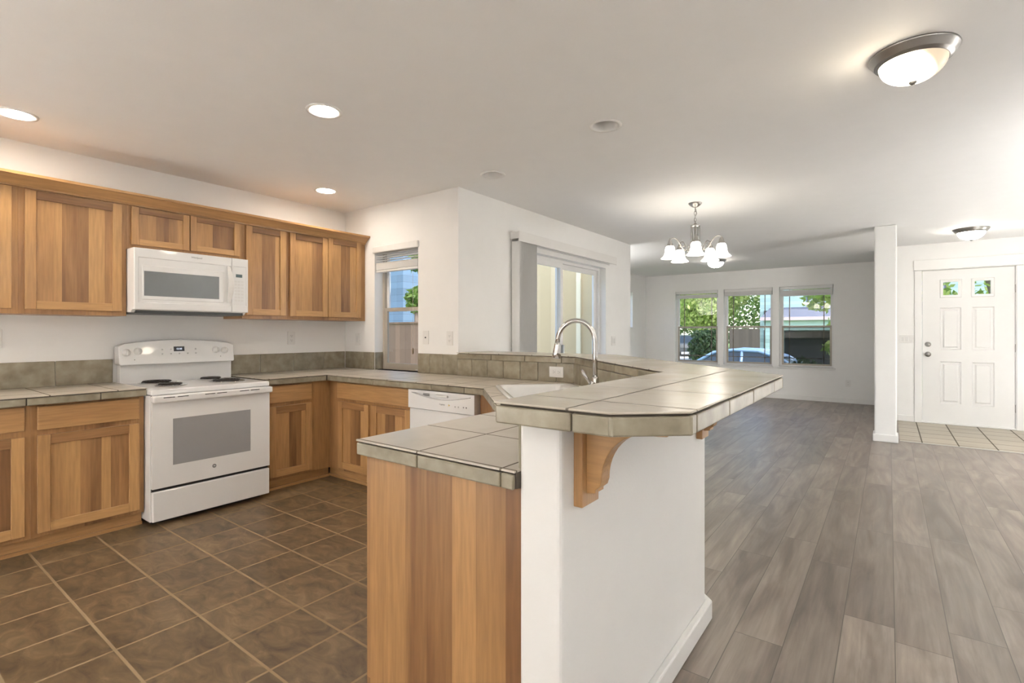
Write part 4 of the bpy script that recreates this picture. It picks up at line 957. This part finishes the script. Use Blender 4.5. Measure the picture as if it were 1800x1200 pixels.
def flush(x,y,R0,label,mat):
    c=thing('flush_mount_light',(x,y,H),label,'ceiling light'); s=R0/.158
    mb=MB(); mb.lathe([(0,0),(.158*s,0),(.160*s,-.006),(.156*s,-.010),(.149*s,-.022),(.140*s,-.034),(.138*s,-.037),(.134*s,-.036),(.132*s,-.041),(.128*s,-.040),(.126*s,-.045),(.120*s,-.044),(.118*s,-.03),(0,-.02)],(x,y,H),48); mb.build('metal_base',NICKEL,c)
    mb=MB(); pr=[]
    for k in range(13): a=math.pi/2*k/12; pr.append((.121*s*math.cos(a),-.040-.085*s*math.sin(a)))
    mb.shell(pr,(x,y,H),48); mb.build('glass_dome',mat,c)
    mb=MB(); z=-.125*s-.0; mb.lathe([(0,z+.01),(.015,z+.006),(.017,z-.0),(.012,z-.008),(.005,z-.012),(0,z-.013)],(x,y,H-.0),20); mb.build('finial',NICKEL,c)
flush(.083,2.80,.158,'nickel flush ceiling light with a cream glass dome, nearest, at top right',dome_mat('dome_glass_near',DOME_L,(-.05,-.03,-.10)))
DM=emis('dome_glass_lit',(1,.92,.82),DOME_L*.62)
flush(.77,7.95,.165,'nickel flush ceiling light in front of the front door',DM)
flush(-2.33,8.84,.165,'nickel flush ceiling light in the far living room behind the chandelier',DM)
flush(.6,-1.0,.165,'added flush ceiling fill light behind the camera on the right',emis('rear_fill_dome',(1,.92,.82),REAR_FILL_L*.5))  # unseen lamp added to fill the room from behind the camera
flush(-2.6,-1.2,.165,'added flush ceiling fill light behind the camera over the kitchen',emis('rear_fill_dome_warm',(1,.86,.70),REAR_FILL_L*.4))  # second added rear lamp, warm fill for the kitchen
def fill_uplight(x,y,label,col=(1,.985,.965),k=1.0):  # unseen uplights added to bounce soft fill off the ceiling
    c=thing('fill_lamp',(x,y,0),label,'fill light')
    mb=MB(); mb.lathe([(0,0),(.14,0),(.14,.012),(.12,.022),(.02,.03),(0,.03)],(x,y,0),32); mb.build('base',NICKEL,c)
    mb=MB(); mb.tube([(x,y,.02),(x,y,1.62)],.011,12); mb.build('pole',NICKEL,c)
    mb=MB(); mb.shell([(.012,1.60),(.06,1.61),(.13,1.65),(.18,1.72),(.178,1.722),(.128,1.655),(.06,1.617),(.012,1.607)],(x,y,0),40); mb.build('lamp_shade',NICKEL,c)
    mb=MB(); mb.lathe([(0,1.655),(.125,1.66),(.13,1.668),(0,1.672)],(x,y,0),32); mb.build('lamp_bulb',emis('fill_uplight_bulb',col,FILL_UP_L*k),c)
fill_uplight(1.85,1.2,'added fill uplight by the right wall beside the camera',k=1.0)
fill_uplight(2.0,4.3,'added fill uplight by the right wall near the entry',k=1.9)
fill_uplight(.9,-1.5,'added fill uplight behind the camera',k=2.2)
fill_uplight(-2.4,-1.6,'added fill uplight at the rear of the kitchen',(1,.94,.87),.9)
fill_uplight(-4.07,6.8,'added fill uplight in the hidden left corner of the living room',(1,.98,.95),1.2)
fill_uplight(1.95,8.1,'added fill uplight out of view right of the front door',(1,.97,.93),.2)
def fill_globe(x,y,label,k=1.0,z=.62,col=(1,.985,.965)):  # unseen low globes added to brighten ceiling and walls evenly
    c=thing('fill_globe',(x,y,0),label,'fill light')
    mb=MB(); mb.lathe([(0,0),(.12,0),(.12,.012),(.10,.022),(.02,.03),(0,.03)],(x,y,0),32); mb.build('base',NICKEL,c)
    mb=MB(); mb.tube([(x,y,.02),(x,y,z-.14)],.011,12); mb.build('pole',NICKEL,c)
    mb=MB(); mb.lathe([(0,-.17)]+[(.17*math.cos(a),.17*math.sin(a)) for a in [-1.4+.2*i for i in range(15)]]+[(0,.17)],(x,y,z),32); mb.build('globe_shade',emis('fill_globe_glass',col,FILL_GLOBE_L*k),c)
fill_globe(2.05,6.2,'added fill globe by the right wall opposite the column',1.1)
fill_globe(.5,-1.9,'added fill globe behind the camera',.30)
fill_globe(-3.3,-1.9,'added fill globe at the rear of the kitchen',.85)
# chandelier
def chandelier():
    x,y=-1.456,4.83; c=thing('chandelier',(x,y,H),'brushed nickel chandelier with five bell glass shades, hanging over the dining area','chandelier')
    mb=MB(); mb.lathe([(0,0),(.062,0),(.060,-.006),(.045,-.022),(.025,-.036),(.008,-.042),(0,-.043)],(x,y,H),32); mb.build('canopy',NICKEL,c)
    mb=MB(); 
    z=H-.045
    for k in range(5):
        pts=[]; 
        for i in range(14):
            a=2*math.pi*i/14; u=.010*math.cos(a); w=.021*math.sin(a)
            pts.append((x+(u if k%2 else 0),y+(0 if k%2 else u),z-.018+w))
        mb.tube(pts,.0022,6,closed=True); z-=.031
    mb.tube([(x+.004,y,H-.05),(x+.016,y,H-.10),(x-.008,y,H-.15),(x+.01,y,H-.20)],.002,6)
    mb.build('chain',NICKEL,c)
    zt=2.245; zb=2.035
    mb=MB(); mb.lathe([(0,zt+.02),(.012,zt+.018),(.016,zt+.008),(.036,zt),(.044,zt-.004),(.044,zt-.012),(.03,zt-.018),(.02,zt-.022),(0,zt-.022)],(x,y,0),24)
    mb.lathe([(0,zt-.02),(.012,zt-.03),(.009,zt-.09),(.013,zt-.12),(.009,zt-.15),(.018,zb+.02),(.03,zb+.005),(.034,zb-.01),(.022,zb-.025),(.012,zb-.04),(.014,zb-.05),(0,zb-.06)],(x,y,0),20)
    mb.build('central_column',NICKEL,c)
    a0=math.atan2(-y,-x)+.02
    SG=emis('shade_glass_lit',(1,.90,.76),CHAND_L)
    for k in range(5):
        a=a0+2*math.pi*k/5; d_=Vector((math.cos(a),math.sin(a),0)); o=Vector((x,y,0)); 
        def pt(r,z): return o+d_*r+Vector((0,0,z))
        pts=[pt(.040,zt-.008),pt(.040,zt-.08),pt(.040,zb+.05),pt(.046,zb+.0),pt(.065,zb-.026),pt(.092,zb-.03),pt(.118,zb-.008),pt(.140,zb+.03),pt(.162,zb+.066),pt(.19,zb+.088),pt(.215,zb+.088),pt(.232,zb+.076)]
        m=MB(); m.tube(pts,.0048,8)
        sc=[]
        for i in range(14): t_=i/13; ang=math.pi*1.5*t_+math.pi*.9; rr=.026*(1-.55*t_); sc.append(pt(.125+rr*math.cos(ang),zb+.022+rr*math.sin(ang)*1.0))
        m.tube(sc,.0032,6); arm=m.build('arm',NICKEL,c)
        p=pt(.235,0)
        m=MB(); m.lathe([(0,zb+.088),(.006,zb+.084),(.008,zb+.072),(.016,zb+.06),(.026,zb+.030),(.031,zb+.012),(.030,zb+.010),(0,zb+.02)],(p.x,p.y,0),20); m.build('shade_holder',NICKEL,c)
        m=MB(); z0=zb+.016; sh=[(.026,z0),(.036,z0-.008),(.043,z0-.025),(.046,z0-.055),(.050,z0-.078),(.060,z0-.098),(.078,z0-.114),(.082,z0-.120)]
        m.shell(sh+[(r-.003,z) for r,z in sh[::-1]],(p.x,p.y,0),28); m.build('glass_shade',SG,c)
chandelier()

# ------------------------------------------------------------ outdoors
GZ=-.66
ASPH=plain('asphalt',(.16,.16,.165),.9,var=.15,scale=3); LAWN=plain('lawn',(.16,.27,.05),.9,var=.35,scale=2.5); CONC=plain('concrete',(.42,.41,.39),.9,var=.08,scale=2)
mb=MB(); mb.box(-90,60,-60,120,GZ-.3,GZ-.02); struct(mb.build('ground',LAWN))
mb=MB(); mb.box(-60,40,13.2,19.5,GZ-.1,GZ); struct(mb.build('street',ASPH))
mb=MB(); mb.box(-17,-9.5,19.5,60,GZ-.1,GZ); struct(mb.build('driveway',CONC))
mb=MB(); mb.box(-7,XS-.15,3.26,6.47,GZ-.1,-.02); struct(mb.build('patio',CONC))
TAN=plain('tan_stucco',(.50,.40,.24),.8,var=.03,bump=.1,bscale=50); TANT=plain('tan_trim',(.58,.47,.30),.7)
mb=MB(); mb.box(-4.9,XS-.16,6.44,6.468,GZ,2.9); struct(mb.build('wall_patio',TAN))
mb=MB(); mb.box(-4.055,-3.965,6.42,6.44,GZ,2.9); mb.box(-4.62,-4.53,6.42,6.44,GZ,2.9); struct(mb.build('trim_4',TANT),'tan corner boards on the patio wall')
mb=MB(); mb.box(-3.62,-3.55,6.41,6.44,GZ,2.9); struct(mb.build('trim_5',plain('lit_edge_pale',(.75,.68,.5),.6)),'pale board painting the lit edge at the right of the patio wall')  # pale strip; the lit edge is put into its colour
# fence behind kitchen window
FENCEB=striped('brown_fence_boards',0,.14,(.19,.115,.075),.8); FENCED=striped('dark_fence_boards',0,.15,(.10,.075,.06),.85)
mb=MB(); mb.box(-16,-5.1,6.3,6.33,GZ,1.40); mb.box(-16,-5.1,6.27,6.34,1.40,1.43); tag(mb.build('wood_fence',FENCEB,loc=(-8,6.3,GZ)),'brown wooden privacy fence just outside the kitchen window','fence')
def house(name,label,x0,x1,y0,y1,z1,wallm,roofm,trimm,wins=(),porch=None,ridge='x',rise=1.8,over=.4):
    h=thing(name,((x0+x1)/2,(y0+y1)/2,GZ),label,'house')
    mb=MB(); mb.box(x0,x1,y0,y1,GZ,z1); mb.build('wall',wallm,h)
    mb=MB(); 
    if ridge=='x':
        ym=(y0+y1)/2; mb.add([(x0-over,y0-over,z1-.05),(x1+over,y0-over,z1-.05),(x1+over,y1+over,z1-.05),(x0-over,y1+over,z1-.05),(x0-over,ym,z1+rise),(x1+over,ym,z1+rise)],[(0,1,5,4),(2,3,4,5),(0,4,3),(1,2,5),(0,3,2,1)])
    else:
        xm=(x0+x1)/2; mb.add([(x0-over,y0-over,z1-.05),(x1+over,y0-over,z1-.05),(x1+over,y1+over,z1-.05),(x0-over,y1+over,z1-.05),(xm,y0-over,z1+rise),(xm,y1+over,z1+rise)],[(0,1,4),(1,2,5,4),(2,3,5),(3,0,4,5),(0,3,2,1)])
    mb.build('roof',roofm,h)
    mb=MB(); mb.box(x0-over,x1+over,y0-over-.03,y0-over,z1-.2,z1); mb.build('fascia',trimm,h)
    for (a,b,c,e) in wins:
        f=MB(); 
        for q in ((a-.1,a,c-.1,e+.1),(b,b+.1,c-.1,e+.1),(a,b,c-.1,c),(a,b,e,e+.1)): f.box(q[0],q[1],y0-.06,y0,q[2],q[3])
        fo=f.build('window',trimm,h); g=MB(); g.box(a,b,y0-.03,y0-.01,c,e); g.build('pane',plain('far_pane',(.35,.42,.48),.1),fo)
    return h
TEAL=striped('teal_lap_siding',2,.18,(.36,.50,.47),.7); BLUEH=striped('blue_lap_siding',2,.2,(.13,.20,.29),.7); PALEB=striped('pale_blue_siding',2,.2,(.42,.50,.58),.7)
ROOF=plain('grey_shingle',(.12,.13,.17),.9,var=.2,scale=6); DTR=plain('dark_trim',(.07,.07,.10),.6); WTR=plain('white_trim_outdoor',(.75,.75,.75),.6)
h=house('teal_house','pale teal two-storey house with dark window trim across the street',-5.6,6,30,38,5.4,TEAL,ROOF,DTR,[(-3.3,-2.5,2.65,4.1),(-1.2,-.4,2.65,4.1),(1,2,2.65,4.1)])
mb=MB(); mb.add([(-5.1,27.4,1.95),(6,27.4,1.95),(6,30,2.55),(-5.1,30,2.55),(-5.1,27.4,1.87),(6,27.4,1.87),(6,30,2.4),(-5.1,30,2.4)],[(0,1,2,3),(4,5,6,7),(0,1,5,4),(0,3,7,4),(1,2,6,5)]); mb.build('porch_roof',ROOF,h)
mb=MB(); mb.box(-5.1,6,27.3,27.4,1.82,1.98); mb.build('porch_gutter',plain('pink_gutter',(.55,.42,.42),.6),h)
mb=MB(); mb.box(-5.0,6,27.6,27.75,1.35,1.84); mb.build('porch_beam',TEAL,h)
for x in (-4.95,-2.2,1.2): mb=MB(); mb.box(x,x+.25,27.6,27.8,GZ,1.35); mb.build('porch_post',TEAL,h)
mb=MB(); mb.box(-5.4,-5.0,29.94,29.99,GZ,2.4); mb.box(-4.4,-.4,29.94,29.99,GZ,1.3); mb.build('shaded_garage_door',plain('garage_shade_dark',(.05,.05,.055),.6),h)  # near-black panels; the garage shade is put into their colour
mb=MB(); mb.box(-6.45,-5.05,27.0,27.06,GZ,1.42); tag(mb.build('wood_fence',FENCED,loc=(-5.8,27,GZ)),'dark brown fence left of the teal house across the street','fence')
house('blue_house','blue lap-sided house wall seen at the left of the kitchen window',-18,-12.0,10.5,18,5.0,BLUEH,ROOF,WTR,[])
house('pale_blue_house','pale blue house with white trim farther behind the fence',-34,-24.5,24,32,4.2,PALEB,ROOF,WTR,[(-27.5,-26.3,2.2,3.3),(-30,-29,2.2,3.3)],ridge='y')
# vegetation
def blob(c,r,n,size,sq=(1,1,1),seed=0):
    rnd=random.Random(seed); V=[];F=[]
    for i in range(n):
        while True:
            p=Vector((rnd.uniform(-1,1),rnd.uniform(-1,1),rnd.uniform(-1,1)))
            if .35<p.length<1: break
        nn=1+.25*noise.noise(p*2.3+Vector((seed,0,0)))
        p=Vector((p.x*r*sq[0],p.y*r*sq[1],p.z*r*sq[2]))*nn+Vector(c)
        u=Vector((rnd.gauss(0,1),rnd.gauss(0,1),rnd.gauss(0,1))).normalized(); w=u.orthogonal().normalized(); w=(Matrix.Rotation(rnd.uniform(0,6.28),3,u)@w)
        s=size*rnd.uniform(.6,1.4); o=len(V)
        V+=[p-u*s,p+w*s*.5,p+u*s,p-w*s*.5]; F.append((o,o+1,o+2,o+3))
    return V,F
BARK=plain('bark',(.16,.12,.09),.9,var=.2)
FG1=foliage('bright_leaves',(.18,.30,.04),(.34,.45,.09),(.55,.62,.20)); FG2=foliage('mid_leaves',(.06,.14,.03),(.14,.24,.05),(.27,.36,.10)); FG3=foliage('dark_hedge_leaves',(.02,.05,.02),(.04,.08,.03),(.07,.12,.04))
def tree(label,x,y,blobs,mat,size,cat='tree',trunk=True,name='leafy_tree',grp=None):
    c=thing(name,(x,y,GZ),label,cat,grp); m=MB()
    for i,(b,r,n,sq) in enumerate(blobs):
        v,f=blob(b,r,int(n*(1.9 if size>.15 else 1)),size*(.62 if size>.15 else 1),sq,seed=int(abs(x)*7+abs(y)*3)+i); m.add(v,f)
    m.build('foliage',mat,c)
    if trunk:
        t=MB(); top=blobs[0][0]; t.tube([(x,y,GZ),(x+.1,y,(GZ+top[2])/2),top],[.22,.16,.08],10); t.build('trunk',BARK,c)
G='trees across the street'
tree('large bright green tree at the left behind the grey car',-14.0,34,[((-14.0,34,4.4),3.0,4200,(.95,1,.9)),((-17,35,3.8),3,2200,(1,1,1)),((-14,34,6.5),2.4,1600,(1,1,1))],FG1,.24,grp=G)
tree('bright green tree behind the dark fence across the street',-8.4,31,[((-8.4,31,3.8),2.1,3600,(.95,1,1)),((-8.3,31.5,5.8),2.0,1800,(1,1,1)),((-8.6,30,2.4),1.5,1500,(1,1,.8))],FG1,.2,grp=G)
tree('mid green tree farther left across the street',-14,54,[((-14,54,5.5),6,5200,(1.6,1,1)),((-22,54,5),5,3000,(1.2,1,1)),((-6,55,5),5,3000,(1,1,1))],FG2,.35,grp=G)
tree('tree overhanging outside the rightmost far window and the front door',1.7,13.0,[((1.3,12.6,3.2),1.5,2600,(1.3,1,1)),((.2,13,2.9),1.0,900,(1,1,.7)),((-.95,13.2,2.35),.85,620,(1.1,1,.5)),((-1.1,13.2,1.95),.42,170,(1.1,1,.6)),((-.85,13.2,1.45),.33,100,(.7,.8,1)),((-1.0,13.2,.85),.25,45,(.8,.8,1))],FG1,.085)
tree('dark clipped hedge left of the dark fence across the street',-7.7,27.6,[((-7.7,27.6,.35),1.0,3200,(1.0,.8,1.15))],FG3,.1,cat='hedge',trunk=False,name='hedge')
tree('low dark shrub under the rightmost far window',-1.2,12.1,[((-1.2,12.2,.1),.72,2600,(1.6,.5,.75))],FG3,.06,cat='shrub',trunk=False,name='shrub')
tree('leafy tree beyond the fence outside the kitchen window',-10.55,9.75,[((-10.5,9.7,2.15),.36,420,(.8,.9,1.0)),((-10.4,9.75,3.3),.4,300,(.7,1,1.2))],FG2,.12)
def car(name,label,x,y,rz,paint,suv=False,gmat=None):
    c=thing(name,(0,0,0),label,'car'); Lh=2.3
    if not suv:
        lower=[(-2.25,.32),(-2.28,.55),(-2.15,.72),(-1.2,.86),(1.55,.94),(2.2,.90),(2.28,.6),(2.2,.32)]
        cab=[(-1.15,.86),(-.35,1.36),(.15,1.43),(.75,1.41),(1.25,1.25),(1.75,.94)]; W2=.88; Wr=.60
    else:
        lower=[(-2.25,.38),(-2.3,.7),(-2.15,.98),(-1.1,1.05),(2.15,1.08),(2.28,.95),(2.28,.38)]
        cab=[(-1.15,1.04),(-.45,1.60),(.3,1.68),(1.75,1.64),(2.18,1.07)]; W2=.95; Wr=.72
    m=MB(); n=len(lower); v=[(a,-W2,z) for a,z in lower]+[(a,W2,z) for a,z in lower]; m.add(v,[list(range(n)),[n+i for i in range(n)][::-1]]+[(i,(i+1)%n,n+(i+1)%n,n+i) for i in range(n)])
    b=m.build('body',paint,c,bevel=.06,seg=3)
    m=MB(); n=len(cab); 
    zb=cab[0][1]; zt=max(z for _,z in cab)
    wz=lambda z: W2-.04-(W2-.04-Wr)*(z-zb)/(zt-zb)
    v=[(a,-wz(z),z) for a,z in cab]+[(a,wz(z),z) for a,z in cab]
    m.add(v,[list(range(n)),[n+i for i in range(n)][::-1]]+[(i,(i+1)%n,n+(i+1)%n,n+i) for i in range(n)]); m.build('window_glass',gmat,b,bevel=.02)
    m=MB()
    for s in (-1,1):
        m.tube([(a,s*(wz(z)+.005),z) for a,z in cab],.045,8); a=.35; m.tube([(a,s*(wz(zb)+.004),zb),(a,s*(wz(zt)+.004),zt-.02)],.04,8)
    top=[p for p in cab if p[1]>zt-.20]
    v=[(a,-wz(z),z+.012) for a,z in top]+[(a,wz(z),z+.012) for a,z in top]; k=len(top)
    m.add(v,[(i,i+1,k+i+1,k+i) for i in range(k-1)],0,True); m.build('roof',paint,b)
    for sx in (-1.4,1.4):
        for s in (-1,1):
            w=MB(); w.lathe([(0,0),(.20,0),(.21,.01),(.32,.0),(.33,-.02),(.33,-.2),(0,-.2)],(sx,s*(W2+.01),.33),24,M=Matrix.Rotation(R(-90*s),3,'X')); w.build('wheel',plain('tyre',(.03,.03,.03),.7),c)
    if suv:
        for s in (-1,1): t=MB(); t.cham(2.2,2.30,s*.62-.28,s*.62+.28,.90,1.02,.02); t.build('tail_light',emis('tail_red',(1,.05,.04),.6,(.5,.02,.02)),c)
        t=MB(); t.box(2.285,2.295,-.28,.28,.62,.76); t.build('number_plate',WTR,c)
        t=MB(); t.box(2.2,2.32,-.9,.9,.38,.55); t.build('bumper',DKGRAY,c)
    c.location=(x,y,GZ); c.rotation_euler=(0,0,rz); return c
CG=plain('car_glass',(.03,.045,.06),.15,var=.02,spec=.3)
car('parked_sedan','light blue parked car just outside the left and middle far windows',-3.45,14.9,0,plain('pale_blue_paint',(.24,.36,.54),.25,metal=.2,coat=.6,var=.01),gmat=CG)
car('parked_suv','dark grey suv seen from behind on the driveway across the street',-13.2,42.3,R(105),plain('dark_grey_paint',(.10,.11,.12),.3,coat=.5,var=.02),True,CG)
